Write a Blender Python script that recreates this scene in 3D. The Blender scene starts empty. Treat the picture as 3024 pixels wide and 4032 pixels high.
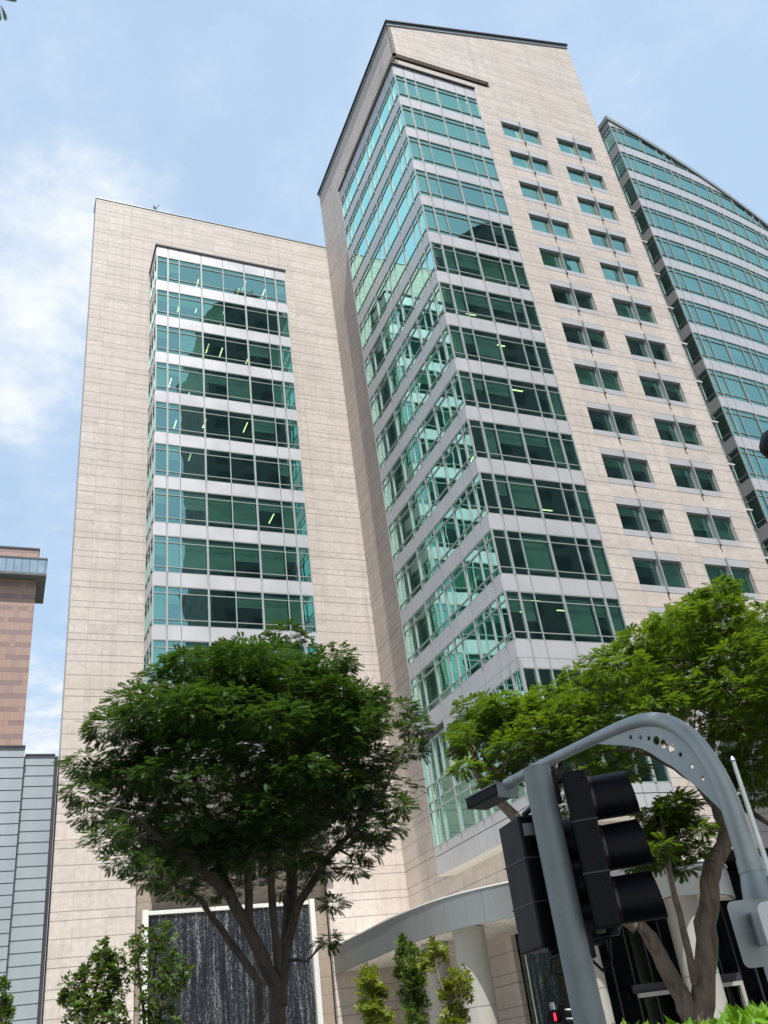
import bpy, bmesh, math, random
import numpy as np
from mathutils import Matrix, Vector
random.seed(7); rng = np.random.default_rng(7)
scn = bpy.context.scene
COL = scn.collection
RAD = math.radians

# ------------------------------------------------------------------ camera (measured from the photograph)
F = 3561.167; IW, IH = 3024.0, 4032.0; CAMZ = 1.6
R = np.array([[0.98990903, -0.14170434, 0.0],
              [0.07326518, 0.51181116, 0.85596819],
              [-0.12129441, -0.84733064, 0.51702848]])
YAW = 0.45219943
U = np.array([math.cos(YAW), math.sin(YAW), 0.0]); WV = np.array([-math.sin(YAW), math.cos(YAW), 0.0])
PC = np.array([5.986, 45.730, 0.0])
cd = bpy.data.cameras.new('camera'); cam = bpy.data.objects.new('camera', cd); COL.objects.link(cam)
cd.sensor_fit = 'VERTICAL'; cd.sensor_height = 36.0; cd.lens = 36.0*F/IH; cd.clip_start = 0.05; cd.clip_end = 6000
rt, up, bk = R@[1, 0, 0], R@[0, -1, 0], R@[0, 0, -1]
cam.matrix_world = Matrix(((rt[0], up[0], bk[0], 0), (rt[1], up[1], bk[1], 0), (rt[2], up[2], bk[2], CAMZ), (0, 0, 0, 1)))
scn.camera = cam

def at(x, y, d):                      # a surveyed point: direction read off the photograph, at its real horizontal distance d
    r = R@np.array([x-IW/2, y-IH/2, F]); t = d/math.hypot(r[0], r[1])
    return np.array([r[0]*t, r[1]*t, r[2]*t+CAMZ])
def loc2w(u, w, z): return PC+U*u+WV*w+np.array([0, 0, z])

# ------------------------------------------------------------------ materials
def newmat(name):
    m = bpy.data.materials.new(name); m.use_nodes = True
    nt = m.node_tree; b = nt.nodes.get('Principled BSDF')
    return m, nt, b
def nd(nt, t, **kw):
    n = nt.nodes.new(t)
    for k, v in kw.items(): setattr(n, k, v)
    return n
def math_n(nt, op, a, b=None, c=None):
    n = nt.nodes.new('ShaderNodeMath'); n.operation = op
    for i, v in enumerate((a, b, c)):
        if v is None: continue
        if isinstance(v, (int, float)): n.inputs[i].default_value = v
        else: nt.links.new(v, n.inputs[i])
    return n.outputs[0]
def mixc(nt, fac, a, b, mode='MIX'):
    n = nt.nodes.new('ShaderNodeMix'); n.data_type = 'RGBA'; n.blend_type = mode
    for s, v in ((n.inputs[0], fac), (n.inputs[6], a), (n.inputs[7], b)):
        if isinstance(v, (int, float)): s.default_value = v
        elif isinstance(v, (tuple, list)): s.default_value = (*v[:3], 1)
        else: nt.links.new(v, s)
    return n.outputs[2]
def noise(nt, vec, scale, detail=3, rough=.55):
    n = nt.nodes.new('ShaderNodeTexNoise'); n.inputs['Scale'].default_value = scale
    n.inputs['Detail'].default_value = detail; n.inputs['Roughness'].default_value = rough
    if vec is not None: nt.links.new(vec, n.inputs['Vector'])
    return n.outputs['Fac']
def ramp(nt, fac, stops, interp='LINEAR'):
    n = nt.nodes.new('ShaderNodeValToRGB'); cr = n.color_ramp; cr.interpolation = interp
    while len(cr.elements) < len(stops): cr.elements.new(0.5)
    for e, (p, v) in zip(cr.elements, stops):
        e.position = p; e.color = (v, v, v, 1) if isinstance(v, (int, float)) else (*v, 1)
    nt.links.new(fac, n.inputs[0]); return n.outputs[0]
def mapping(nt, vec, scale):
    n = nt.nodes.new('ShaderNodeMapping'); n.inputs['Scale'].default_value = scale; nt.links.new(vec, n.inputs['Vector'])
    return n.outputs[0]
def bump(nt, h, strength, dist, b):
    n = nt.nodes.new('ShaderNodeBump'); n.inputs['Strength'].default_value = strength; n.inputs['Distance'].default_value = dist
    nt.links.new(h, n.inputs['Height']); nt.links.new(n.outputs[0], b.inputs['Normal'])

def simple(name, col, rough=.5, metal=0, var=.12, scale=3.0, bumps=0, emit=None, streak=0, spec=None):
    m, nt, b = newmat(name)
    tc = nd(nt, 'ShaderNodeTexCoord')
    v = tc.outputs['Object']
    n = noise(nt, v, scale, 5, .6)
    f = ramp(nt, n, [(.25, 1-var), (.75, 1+var)])
    c = mixc(nt, 1.0, col, f, 'MULTIPLY')
    if streak:
        s = noise(nt, mapping(nt, v, (3.5, 3.5, .12)), 1.0, 4, .6)
        c = mixc(nt, ramp(nt, s, [(.5, 0), (.78, streak)]), c, [x*.45 for x in col])
    nt.links.new(c, b.inputs['Base Color'])
    b.inputs['Roughness'].default_value = rough; b.inputs['Metallic'].default_value = metal
    if spec is not None: b.inputs['Specular IOR Level'].default_value = spec
    rr = ramp(nt, n, [(.2, max(0, rough-.08)), (.8, min(1, rough+.08))]); nt.links.new(rr, b.inputs['Roughness'])
    if bumps: bump(nt, noise(nt, v, scale*12, 3), bumps, .02, b)
    if emit: b.inputs['Emission Color'].default_value = (*emit[0], 1); b.inputs['Emission Strength'].default_value = emit[1]
    return m

def granite(name, col, joints, period, vspace, voff, speck=.25, groove=.4, lw=.027, streak=.42, warm=(1.05, .99, .93)):
    """Stone cladding: speckle, panel to panel tone, joint lines at the measured courses, rain streaks."""
    m, nt, b = newmat(name)
    tc = nd(nt, 'ShaderNodeTexCoord'); v = tc.outputs['Object']
    sp = nd(nt, 'ShaderNodeSeparateXYZ'); nt.links.new(v, sp.inputs[0])
    sn = nd(nt, 'ShaderNodeSeparateXYZ'); nt.links.new(tc.outputs['Normal'], sn.inputs[0])
    facex = math_n(nt, 'GREATER_THAN', math_n(nt, 'ABSOLUTE', sn.outputs[0]), .5)
    h = math_n(nt, 'ADD', math_n(nt, 'MULTIPLY', sp.outputs[1], facex), math_n(nt, 'MULTIPLY', sp.outputs[0], math_n(nt, 'SUBTRACT', 1.0, facex)))
    z = sp.outputs[2]
    fz = math_n(nt, 'FRACT', math_n(nt, 'DIVIDE', z, period))
    st = [(0, 0)]
    for j in sorted(joints):
        st += [((j-lw)/period, 1), ((j+lw)/period, 0)]
    lz = ramp(nt, fz, st, 'CONSTANT')
    hh = math_n(nt, 'DIVIDE', math_n(nt, 'SUBTRACT', h, voff), vspace)
    fh = math_n(nt, 'FRACT', hh)
    lh = ramp(nt, fh, [(0, 1), (.5*lw/vspace, 0), (1-.5*lw/vspace, 1)], 'CONSTANT')
    line = math_n(nt, 'MAXIMUM', lz, math_n(nt, 'MULTIPLY', lh, .55))
    # panel id
    cmb = nd(nt, 'ShaderNodeCombineXYZ')
    nt.links.new(math_n(nt, 'FLOOR', hh), cmb.inputs[0]); nt.links.new(math_n(nt, 'FLOOR', math_n(nt, 'MULTIPLY', z, 1/ .8)), cmb.inputs[1])
    wn = nd(nt, 'ShaderNodeTexWhiteNoise'); wn.noise_dimensions = '2D'; nt.links.new(cmb.outputs[0], wn.inputs['Vector'])
    pv = ramp(nt, wn.outputs['Value'], [(0, .92), (1, 1.07)])
    s1 = noise(nt, v, 38.0, 2, .7); s2 = noise(nt, v, 3.2, 6, .65); s3 = noise(nt, v, .22, 4, .6)
    spk = math_n(nt, 'ADD', math_n(nt, 'MULTIPLY', s1, .55), math_n(nt, 'MULTIPLY', s2, .45))
    k = ramp(nt, spk, [(.36, 1-speck), (.64, 1+speck*.7)])
    c = mixc(nt, 1.0, col, k, 'MULTIPLY')
    c = mixc(nt, 1.0, c, pv, 'MULTIPLY')
    c = mixc(nt, ramp(nt, s3, [(.35, 0), (.7, .5)]), c, [x*y*.9 for x, y in zip(col, warm)])
    stk = noise(nt, mapping(nt, v, (2.2, 2.2, .06)), 1.0, 5, .6)
    c = mixc(nt, ramp(nt, stk, [(.52, 0), (.8, streak)]), c, [x*.5 for x in col])
    c = mixc(nt, math_n(nt, 'MULTIPLY', line, 1-groove), c, [x*.18 for x in col])
    nt.links.new(c, b.inputs['Base Color'])
    b.inputs['Roughness'].default_value = .62; b.inputs['Specular IOR Level'].default_value = .3
    bump(nt, math_n(nt, 'SUBTRACT', math_n(nt, 'MULTIPLY', spk, .15), line), .5, .03, b)
    return m

def glass_mat(name, refl, tint, base, wav=.0):
    m, nt, b = newmat(name); nt.nodes.remove(b)
    out = nt.nodes['Material Output']
    g = nd(nt, 'ShaderNodeBsdfGlossy'); g.inputs['Color'].default_value = (*refl, 1); g.inputs['Roughness'].default_value = .012
    t = nd(nt, 'ShaderNodeBsdfTransparent'); t.inputs['Color'].default_value = (*tint, 1)
    fr = nd(nt, 'ShaderNodeFresnel'); fr.inputs['IOR'].default_value = 1.5
    fac = math_n(nt, 'MINIMUM', math_n(nt, 'ADD', math_n(nt, 'MULTIPLY', fr.outputs[0], .9), base), .95)
    if wav:
        tc = nd(nt, 'ShaderNodeTexCoord'); bn = nd(nt, 'ShaderNodeBump'); bn.inputs['Strength'].default_value = wav; bn.inputs['Distance'].default_value = .05
        nt.links.new(noise(nt, tc.outputs['Object'], .7, 1, .4), bn.inputs['Height']); nt.links.new(bn.outputs[0], g.inputs['Normal'])
    mx = nd(nt, 'ShaderNodeMixShader'); nt.links.new(fac, mx.inputs[0]); nt.links.new(t.outputs[0], mx.inputs[1]); nt.links.new(g.outputs[0], mx.inputs[2])
    nt.links.new(mx.outputs[0], out.inputs[0]); return m

def leaf_mat(name, c1, c2, trans=.35):
    m, nt, b = newmat(name); out = nt.nodes['Material Output']
    tc = nd(nt, 'ShaderNodeTexCoord'); geo = nd(nt, 'ShaderNodeNewGeometry')
    f = ramp(nt, noise(nt, tc.outputs['Object'], .9, 3), [(.3, 0), (.7, 1)])
    f2 = math_n(nt, 'ADD', math_n(nt, 'MULTIPLY', f, .55), math_n(nt, 'MULTIPLY', geo.outputs['Random Per Island'], .45))
    c = mixc(nt, f2, c1, c2)
    nt.links.new(c, b.inputs['Base Color']); b.inputs['Roughness'].default_value = .5; b.inputs['Specular IOR Level'].default_value = .35
    tr = nd(nt, 'ShaderNodeBsdfTranslucent'); nt.links.new(mixc(nt, 1.0, c, (1.25, 1.15, .45), 'MULTIPLY'), tr.inputs[0])
    mx = nd(nt, 'ShaderNodeMixShader'); mx.inputs[0].default_value = trans
    nt.links.new(b.outputs[0], mx.inputs[1]); nt.links.new(tr.outputs[0], mx.inputs[2]); nt.links.new(mx.outputs[0], out.inputs[0])
    return m

JB = [3.28, 2.8, 1.83, .84, .35]
M = {}
M['granite'] = granite('granite_cladding', (.55, .50, .465), JB, 4.0, 1.925, 10.63)
M['granite_tile'] = granite('granite_tile', (.34, .285, .235), [.6, 1.6, 2.6, 3.6], 4.0, 1.4, .2, lw=.02, groove=.5)
M['spandrel'] = simple('spandrel_metal', (.51, .515, .54), .42, .25, .05, .5, streak=.12)
M['frame'] = simple('window_frame_metal', (.36, .40, .39), .4, .2, .05)
M['darkmetal'] = simple('dark_flashing', (.05, .05, .06), .5, .3)
M['roofmetal'] = simple('roof_edge_metal', (.30, .34, .36), .45, .3, .08)
M['glass'] = glass_mat('green_window_glass', (.56, 1.0, .89), (.58, 1.0, .82), .36, .10)
M['blind'] = simple('roller_blind', (.84, .86, .80), .8, 0, .06, .6)
M['ceiling'] = simple('office_ceiling', (.20, .21, .20), .9)
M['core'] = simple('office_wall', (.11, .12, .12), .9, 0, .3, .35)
M['lamp'] = simple('ceiling_lamp', (.9, .9, .7), .5, emit=((1.0, .90, .48), 1.5))
M['white'] = simple('white_paint', (.64, .64, .61), .45, 0, .06, 1.2, streak=.15)
M['canopy'] = simple('canopy_metal', (.235, .25, .245), .38, .45, .07, .35, streak=.3)
M['column'] = simple('column_paint', (.32, .315, .285), .55, 0, .06, .8, streak=.12)
M['lobby'] = glass_mat('dark_lobby_glass', (.30, .36, .33), (.14, .17, .14), .10)
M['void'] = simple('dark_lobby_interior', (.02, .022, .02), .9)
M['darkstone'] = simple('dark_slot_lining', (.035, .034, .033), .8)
M['bark'] = None
M['black'] = simple('signal_black', (.0035, .004, .006), .40, 0, .25, 8, spec=.16)
M['galv'] = simple('galvanised_steel', (.36, .40, .40), .48, .35, .16, 5, bumps=.04, streak=.2)
M['polegrey'] = simple('pole_grey_paint', (.21, .245, .25), .5, .1, .14, 7, bumps=.05, streak=.15)
M['signback'] = simple('sign_back_aluminium', (.33, .36, .36), .42, .5, .1, 4)
M['blue'] = simple('sign_blue', (.02, .14, .55), .45)
M['green'] = simple('sign_green', (.02, .25, .12), .5)
M['signwhite'] = simple('sign_white', (.8, .82, .84), .5)
M['red'] = simple('red_lamp', (.6, .02, .05), .4, emit=((1.0, .015, .04), 1.6))
M['asphalt'] = simple('asphalt', (.06, .06, .062), .9, 0, .25, 2, bumps=.2)
M['paving'] = simple('paving', (.44, .42, .385), .85, 0, .15, 1.5, bumps=.1)
M['earth'] = simple('ground_earth', (.20, .20, .17), .95, 0, .2, .2)
M['line'] = simple('road_paint', (.75, .75, .72), .7)
M['leaf_dark'] = leaf_mat('dark_fern_leaf', (.022, .062, .018), (.075, .150, .026), .34)
M['leaf_bright'] = leaf_mat('bright_fern_leaf', (.034, .085, .014), (.165, .265, .024), .42)
M['leaf_shrub'] = leaf_mat('shrub_leaf', (.035, .085, .016), (.11, .17, .022), .35)
M['leaf_lime'] = leaf_mat('lime_leaf', (.09, .16, .02), (.23, .25, .03), .4)
M['leaf_hedge'] = leaf_mat('hedge_leaf', (.10, .26, .015), (.24, .38, .03), .4)

def bark(name, col):
    m, nt, b = newmat(name); tc = nd(nt, 'ShaderNodeTexCoord'); v = tc.outputs['Object']
    n1 = noise(nt, mapping(nt, v, (6, 6, 1.4)), 1.6, 6, .7); n2 = noise(nt, v, 1.3, 4)
    c = mixc(nt, ramp(nt, n1, [(.35, 0), (.62, 1)]), [x*.35 for x in col], col)
    c = mixc(nt, ramp(nt, n2, [(.45, 0), (.7, .5)]), c, [x*1.35 for x in col])
    nt.links.new(c, b.inputs['Base Color']); b.inputs['Roughness'].default_value = .9
    bump(nt, n1, .7, .04, b); return m
M['bark'] = bark('brown_bark', (.24, .185, .135)); M['bark_dark'] = bark('dark_bark', (.10, .08, .062))

# grey metal cladding with horizontal laps
def cladding():
    m, nt, b = newmat('grey_metal_cladding'); tc = nd(nt, 'ShaderNodeTexCoord'); v = tc.outputs['Object']
    c = mixc(nt, ramp(nt, noise(nt, mapping(nt, v, (.5, .5, .12)), 1, 4), [(.3, 0), (.75, 1)]), (.24, .285, .315), (.31, .36, .39))
    nt.links.new(c, b.inputs['Base Color']); b.inputs['Roughness'].default_value = .5; b.inputs['Metallic'].default_value = .25
    return m
M['clad'] = cladding()

# brown hotel: tan window panels and darker bands
def hotel_mat():
    m, nt, b = newmat('brown_panel_facade'); tc = nd(nt, 'ShaderNodeTexCoord'); v = tc.outputs['Object']
    sp = nd(nt, 'ShaderNodeSeparateXYZ'); nt.links.new(v, sp.inputs[0])
    hx = math_n(nt, 'ADD', sp.outputs[0], sp.outputs[1])
    zz = math_n(nt, 'DIVIDE', sp.outputs[2], 3.55); fz = math_n(nt, 'FRACT', zz); row = math_n(nt, 'FLOOR', zz)
    band = math_n(nt, 'LESS_THAN', fz, .37)
    hs = math_n(nt, 'ADD', math_n(nt, 'DIVIDE', hx, 1.25), math_n(nt, 'MULTIPLY', row, 3.37))
    cell = math_n(nt, 'FLOOR', hs)
    cb = nd(nt, 'ShaderNodeCombineXYZ'); nt.links.new(cell, cb.inputs[0]); nt.links.new(math_n(nt, 'ADD', row, math_n(nt, 'MULTIPLY', band, .5)), cb.inputs[1])
    wn = nd(nt, 'ShaderNodeTexWhiteNoise'); wn.noise_dimensions = '2D'; nt.links.new(cb.outputs[0], wn.inputs['Vector'])
    win = ramp(nt, wn.outputs['Value'], [(0, (.26, .18, .16)), (.10, (.30, .20, .16)), (.55, (.31, .208, .165)), (1, (.325, .218, .172))], 'CONSTANT')
    dk = ramp(nt, wn.outputs['Value'], [(0, (.215, .145, .135)), (.75, (.225, .15, .14)), (.86, (.30, .19, .15))], 'CONSTANT')
    c = mixc(nt, band, win, dk)
    l1 = math_n(nt, 'LESS_THAN', math_n(nt, 'FRACT', hs), .06)
    l2 = math_n(nt, 'MAXIMUM', math_n(nt, 'LESS_THAN', fz, .03), math_n(nt, 'LESS_THAN', math_n(nt, 'ABSOLUTE', math_n(nt, 'SUBTRACT', fz, .37)), .018))
    c = mixc(nt, math_n(nt, 'MULTIPLY', math_n(nt, 'MAXIMUM', l1, l2), .4), c, (.08, .055, .05))
    nt.links.new(c, b.inputs['Base Color']); b.inputs['Roughness'].default_value = .45
    return m
M['hotel'] = hotel_mat()
def tower_mat(name, wall, win, fh, fw):
    m, nt, b = newmat(name); tc = nd(nt, 'ShaderNodeTexCoord'); sp = nd(nt, 'ShaderNodeSeparateXYZ'); nt.links.new(tc.outputs['Object'], sp.inputs[0])
    hx = math_n(nt, 'ADD', sp.outputs[0], sp.outputs[1])
    a = math_n(nt, 'GREATER_THAN', math_n(nt, 'FRACT', math_n(nt, 'DIVIDE', sp.outputs[2], fh)), .45)
    c_ = math_n(nt, 'GREATER_THAN', math_n(nt, 'FRACT', math_n(nt, 'DIVIDE', hx, fw)), .42)
    f = math_n(nt, 'MULTIPLY', a, c_)
    nt.links.new(mixc(nt, f, wall, win), b.inputs['Base Color']); b.inputs['Roughness'].default_value = .6
    return m
M['opp1'] = tower_mat('opposite_tower_wall', (.075, .08, .085), (.02, .025, .03), 3.6, 4.2)
M['opp2'] = tower_mat('opposite_slab_wall', (.085, .085, .085), (.02, .025, .03), 3.4, 5.0)
def water_mat():
    m, nt, b = newmat('falling_water'); tc = nd(nt, 'ShaderNodeTexCoord'); v = tc.outputs['Object']
    s = noise(nt, mapping(nt, v, (26, 26, 9)), 1.0, 3, .75)
    s2 = noise(nt, mapping(nt, v, (5, 5, .25)), 1.0, 5, .65)
    f = math_n(nt, 'ADD', math_n(nt, 'MULTIPLY', s, .62), math_n(nt, 'MULTIPLY', s2, .5))
    c = ramp(nt, f, [(.50, (.004, .006, .010)), (.60, (.022, .027, .034)), (.74, (.36, .38, .40))])
    nt.links.new(c, b.inputs['Base Color']); b.inputs['Roughness'].default_value = .25
    bump(nt, f, .8, .08, b); return m
M['water'] = water_mat()
def soffit_mat():
    m, nt, b = newmat('soffit_panels'); tc = nd(nt, 'ShaderNodeTexCoord')
    br = nd(nt, 'ShaderNodeTexBrick'); nt.links.new(tc.outputs['Object'], br.inputs['Vector'])
    for k, val in (('Color1', (.80, .77, .70, 1)), ('Color2', (.74, .71, .64, 1)), ('Mortar', (.30, .28, .25, 1))): br.inputs[k].default_value = val
    br.inputs['Scale'].default_value = 1.0; br.inputs['Brick Width'].default_value = 1.2; br.inputs['Row Height'].default_value = .6; br.inputs['Mortar Size'].default_value = .03
    nt.links.new(br.outputs[0], b.inputs['Base Color']); b.inputs['Roughness'].default_value = .7
    return m
M['soffit'] = soffit_mat()

# ------------------------------------------------------------------ mesh helpers
class MB:
    def __init__(s): s.v = []; s.f = []
    def add(s, vs, fs):
        o = len(s.v); s.v += [tuple(map(float, p)) for p in vs]; s.f += [tuple(i+o for i in f) for f in fs]
    def hexa(s, p):      # 8 corners: bottom 0-3, top 4-7
        s.add(p, [(0, 3, 2, 1), (4, 5, 6, 7), (0, 1, 5, 4), (1, 2, 6, 5), (2, 3, 7, 6), (3, 0, 4, 7)])
    def box(s, x0, x1, y0, y1, z0, z1):
        s.hexa([(x0, y0, z0), (x1, y0, z0), (x1, y1, z0), (x0, y1, z0), (x0, y0, z1), (x1, y0, z1), (x1, y1, z1), (x0, y1, z1)])
    def poly(s, pts): s.add(pts, [tuple(range(len(pts)))])
    def pbox(s, P, s0, s1, o0, o1, z0, z1):
        s.hexa([P(s0, o0, z0), P(s1, o0, z0), P(s1, o1, z0), P(s0, o1, z0), P(s0, o0, z1), P(s1, o0, z1), P(s1, o1, z1), P(s0, o1, z1)])
    def tube(s, pts, rad, n=10, cap=True):
        pts = [np.array(p, float) for p in pts]
        if isinstance(rad, (int, float)): rad = [rad]*len(pts)
        o = len(s.v); a = None
        for i, p in enumerate(pts):
            t = pts[min(i+1, len(pts)-1)]-pts[max(i-1, 0)]; t = t/(np.linalg.norm(t)+1e-9)
            if a is None:
                a = np.cross(t, [0, 0, 1]) if abs(t[2]) < .9 else np.cross(t, [1, 0, 0])
            a = a-t*(a@t); a /= np.linalg.norm(a)+1e-9; b = np.cross(t, a)
            for k in range(n):
                th = 2*math.pi*k/n; s.v.append(tuple(p+rad[i]*(math.cos(th)*a+math.sin(th)*b)))
        for i in range(len(pts)-1):
            for k in range(n):
                k2 = (k+1) % n; s.f.append((o+i*n+k, o+i*n+k2, o+(i+1)*n+k2, o+(i+1)*n+k))
        if cap:
            s.f.append(tuple(o+k for k in range(n-1, -1, -1))); e = o+(len(pts)-1)*n; s.f.append(tuple(e+k for k in range(n)))
    def build(s, name, mat, parent=None, smooth=False, bevel=0):
        me = bpy.data.meshes.new(name); me.from_pydata(s.v, [], s.f); me.update()
        if smooth: me.polygons.foreach_set('use_smooth', [True]*len(me.polygons))
        me.materials.append(mat)
        o = bpy.data.objects.new(name, me); COL.objects.link(o)
        if parent is not None: o.parent = parent
        if bevel:
            md = o.modifiers.new('bevel', 'BEVEL'); md.width = bevel; md.segments = 2; md.limit_method = 'ANGLE'
        if smooth and bevel == 0:
            md = o.modifiers.new('es', 'EDGE_SPLIT'); md.split_angle = RAD(40)
        return o
def tag(o, label=None, cat=None, group=None, kind=None):
    for k, v in (('label', label), ('category', cat), ('group', group), ('kind', kind)):
        if v: o[k] = v
    return o
def empty(name, loc=(0, 0, 0), rz=0, label=None, cat=None, group=None):
    o = bpy.data.objects.new(name, None); o.location = tuple(map(float, loc)); o.rotation_euler = (0, 0, rz); o.empty_display_size = .3
    COL.objects.link(o); return tag(o, label, cat, group)

def clip_poly(pts, fn):       # keep fn(p) >= 0
    out = []
    for i in range(len(pts)):
        a, b = pts[i], pts[(i+1) % len(pts)]; fa, fb = fn(a), fn(b)
        if fa >= 0: out.append(a)
        if (fa >= 0) != (fb >= 0):
            t = fa/(fa-fb); out.append(tuple(a[k]+(b[k]-a[k])*t for k in range(2)))
    return out

def glass_cell(mb, P, s0, s1, z0, z1, zr=None):
    a, b = random.gauss(0, .0022), random.gauss(0, .0022); sc, zc = (s0+s1)/2, (z0+z1)/2
    pts = [(s0, z0), (s1, z0), (s1, z1), (s0, z1)]
    if zr: pts = clip_poly(pts, lambda p: zr(p[0])-p[1])
    if len(pts) < 3: return
    mb.poly([P(s, -.055+a*(s-sc)+b*(z-zc), z) for s, z in pts])

def ribbon_glass(mbg, mbf, P, marks, zs, zh, zr=None):
    """One storey of strip glazing: panes in three heights between the mullions, mullions and rails."""
    ss = [m[0] for m in marks]; zl = [zs+.04, zs+.47, zh-.55, zh-.04]
    for i in range(len(ss)-1):
        for j in range(3): glass_cell(mbg, P, ss[i], ss[i+1], zl[j], zl[j+1], zr)
    for s, t in marks:
        w, o = {'T': (.07, .035), 't': (.033, .02), 'e': (.025, .015)}[t]
        z1 = min(zh, zr(s)) if zr else zh
        if z1 <= zs+.1: continue
        if t == 'T':
            for d in (-1, 1): mbf.pbox(P, s+d*.045-.025, s+d*.045+.025, -.08, o, zs, z1)
            mbf.pbox(P, s-.02, s+.02, -.08, o-.025, zs, z1)
        else: mbf.pbox(P, s-w, s+w, -.08, o, zs, z1)
    for zc, h in ((zs+.03, .03), (zs+.47, .024), (zh-.55, .024), (zh-.03, .03)):
        for i in range(len(ss)-1):
            a, b = ss[i], ss[i+1]
            if zr:
                if zr(a) < zc+h: continue
                while zr(b) < zc+h and b > a+.02: b -= .03
            n = 1
            mbf.pbox(P, a+.03, b-.03, -.078, .014, zc-h, zc+h)

def spandrel(mb, P, marks, z0, z1, zr=None, proud=.02):
    for i in range(len(marks)-1):
        (a, ta), (b, tb) = marks[i], marks[i+1]
        ga, gb = (.06 if ta == 'T' else .018), (.06 if tb == 'T' else .018)
        if zr:
            pts = clip_poly([(a+ga, z0), (b-gb, z0), (b-gb, z1), (a+ga, z1)], lambda p: zr(p[0])-p[1])
            if len(pts) < 3: continue
            f = [P(s, proud, z) for s, z in pts]; k = [P(s, -.1, z) for s, z in pts]; n = len(pts)
            mb.add(f+k, [tuple(range(n)), tuple(range(2*n-1, n-1, -1))]+[(i2, i2+n, (i2+1) % n+n, (i2+1) % n) for i2 in range(n)])
        else:
            mb.pbox(P, a+ga, b-gb, -.1, proud, z0, z1)
    for s, t in marks:          # recessed joint strips
        if t != 'T': continue
        z2 = min(z1, zr(s)) if zr else z1
        if z2 > z0: mb.pbox(P, s-.035, s+.035, -.1, proud-.01, z0, z2)

# ------------------------------------------------------------------ stone wall with openings (grid of cells)
def wall_cells(mb, P, s_rng, z_rng, holes, thick=.3, ztop=None):
    S = sorted({s_rng[0], s_rng[1], *[h[0] for h in holes], *[h[1] for h in holes]}); S = [s for s in S if s_rng[0] <= s <= s_rng[1]]
    Z = sorted({z_rng[0], z_rng[1], *[h[2] for h in holes], *[h[3] for h in holes]}); Z = [z for z in Z if z_rng[0] <= z <= z_rng[1]]
    solid = lambda i, j: 0 <= i < len(S)-1 and 0 <= j < len(Z)-1 and not any(h[0]-1e-6 <= S[i] and S[i+1] <= h[1]+1e-6 and h[2]-1e-6 <= Z[j] and Z[j+1] <= h[3]+1e-6 for h in holes)
    for i in range(len(S)-1):
        for j in range(len(Z)-1):
            if not solid(i, j): continue
            a, b, c, d = S[i], S[i+1], Z[j], Z[j+1]
            dl, dr = d, d
            if ztop and j == len(Z)-2: dl, dr = ztop(a), ztop(b)
            mb.add([P(a, 0, c), P(b, 0, c), P(b, 0, dr), P(a, 0, dl)], [(0, 1, 2, 3)])
            mb.add([P(a, -thick, c), P(b, -thick, c), P(b, -thick, dr), P(a, -thick, dl)], [(3, 2, 1, 0)])
            if not solid(i-1, j): mb.add([P(a, 0, c), P(a, 0, dl), P(a, -thick, dl), P(a, -thick, c)], [(0, 1, 2, 3)])
            if not solid(i+1, j): mb.add([P(b, 0, c), P(b, -thick, c), P(b, -thick, dr), P(b, 0, dr)], [(0, 1, 2, 3)])
            if not solid(i, j-1): mb.add([P(a, 0, c), P(a, -thick, c), P(b, -thick, c), P(b, 0, c)], [(0, 1, 2, 3)])
            if not solid(i, j+1): mb.add([P(a, 0, dl), P(b, 0, dr), P(b, -thick, dr), P(a, -thick, dl)], [(0, 1, 2, 3)])

MARK = [(0, 'e'), (.94, 'T'), (1.9, 't'), (3.82, 'T'), (5.75, 't'), (6.7, 'T'), (7.68, 'e')]
MARKL = [(0, 'e'), (.92, 'T'), (1.88, 't'), (3.8, 'T'), (5.72, 't'), (6.66, 'T'), (7.61, 't'), (9.53, 'T'), (11.48, 't'), (12.44, 'T'), (13.32, 'e')]
# ================================================================== GRANITE TOWER (right of centre)
def child_rows(): pass
B = empty('granite_tower', PC, YAW, 'tall pink granite office tower with sloping roof and corner strip windows', 'building')
SUV, SWV = 1.08, 1.08
PBR = lambda s, o, z: (s, -o, z)                 # glazed bay, right face
PBL = lambda s, o, z: (-o, s, z)                 # glazed bay, left face
SBR = lambda s, o, z: (s, SWV-o, z)              # stone, right face
SBL = lambda s, o, z: (SUV-o, s, z)
roofB = lambda u: 81.15+.322*(u-1.0)
ZT = 72.13
holes = [(SUV, 7.5, 11.0, 72.35), (SUV, 10.53, 75.45, 76.42)]
WIN = [(10.6, 14.45), (16.34, 20.19)]
for k in range(15):
    for a, b in WIN: holes.append((a, b, 68.37-4*k, 71.27-4*k))
mb = MB(); wall_cells(mb, SBR, (SUV, 10.6), (6.6, 79.5), holes, .3, lambda u: roofB(u)-.62)
wall_cells(mb, SBR, (10.6, 21.93), (9.05, 79.5), holes, .3, lambda u: roofB(u)-.62)
hl = [(SUV, 13.1, 11.0, 72.35), (SUV, 13.86, 75.45, 76.42), (SUV, 8.0, 0, 6.6)]
wall_cells(mb, SBL, (SUV, 20.6), (0, 80.5), hl, .3, lambda w: 80.53)
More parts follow.
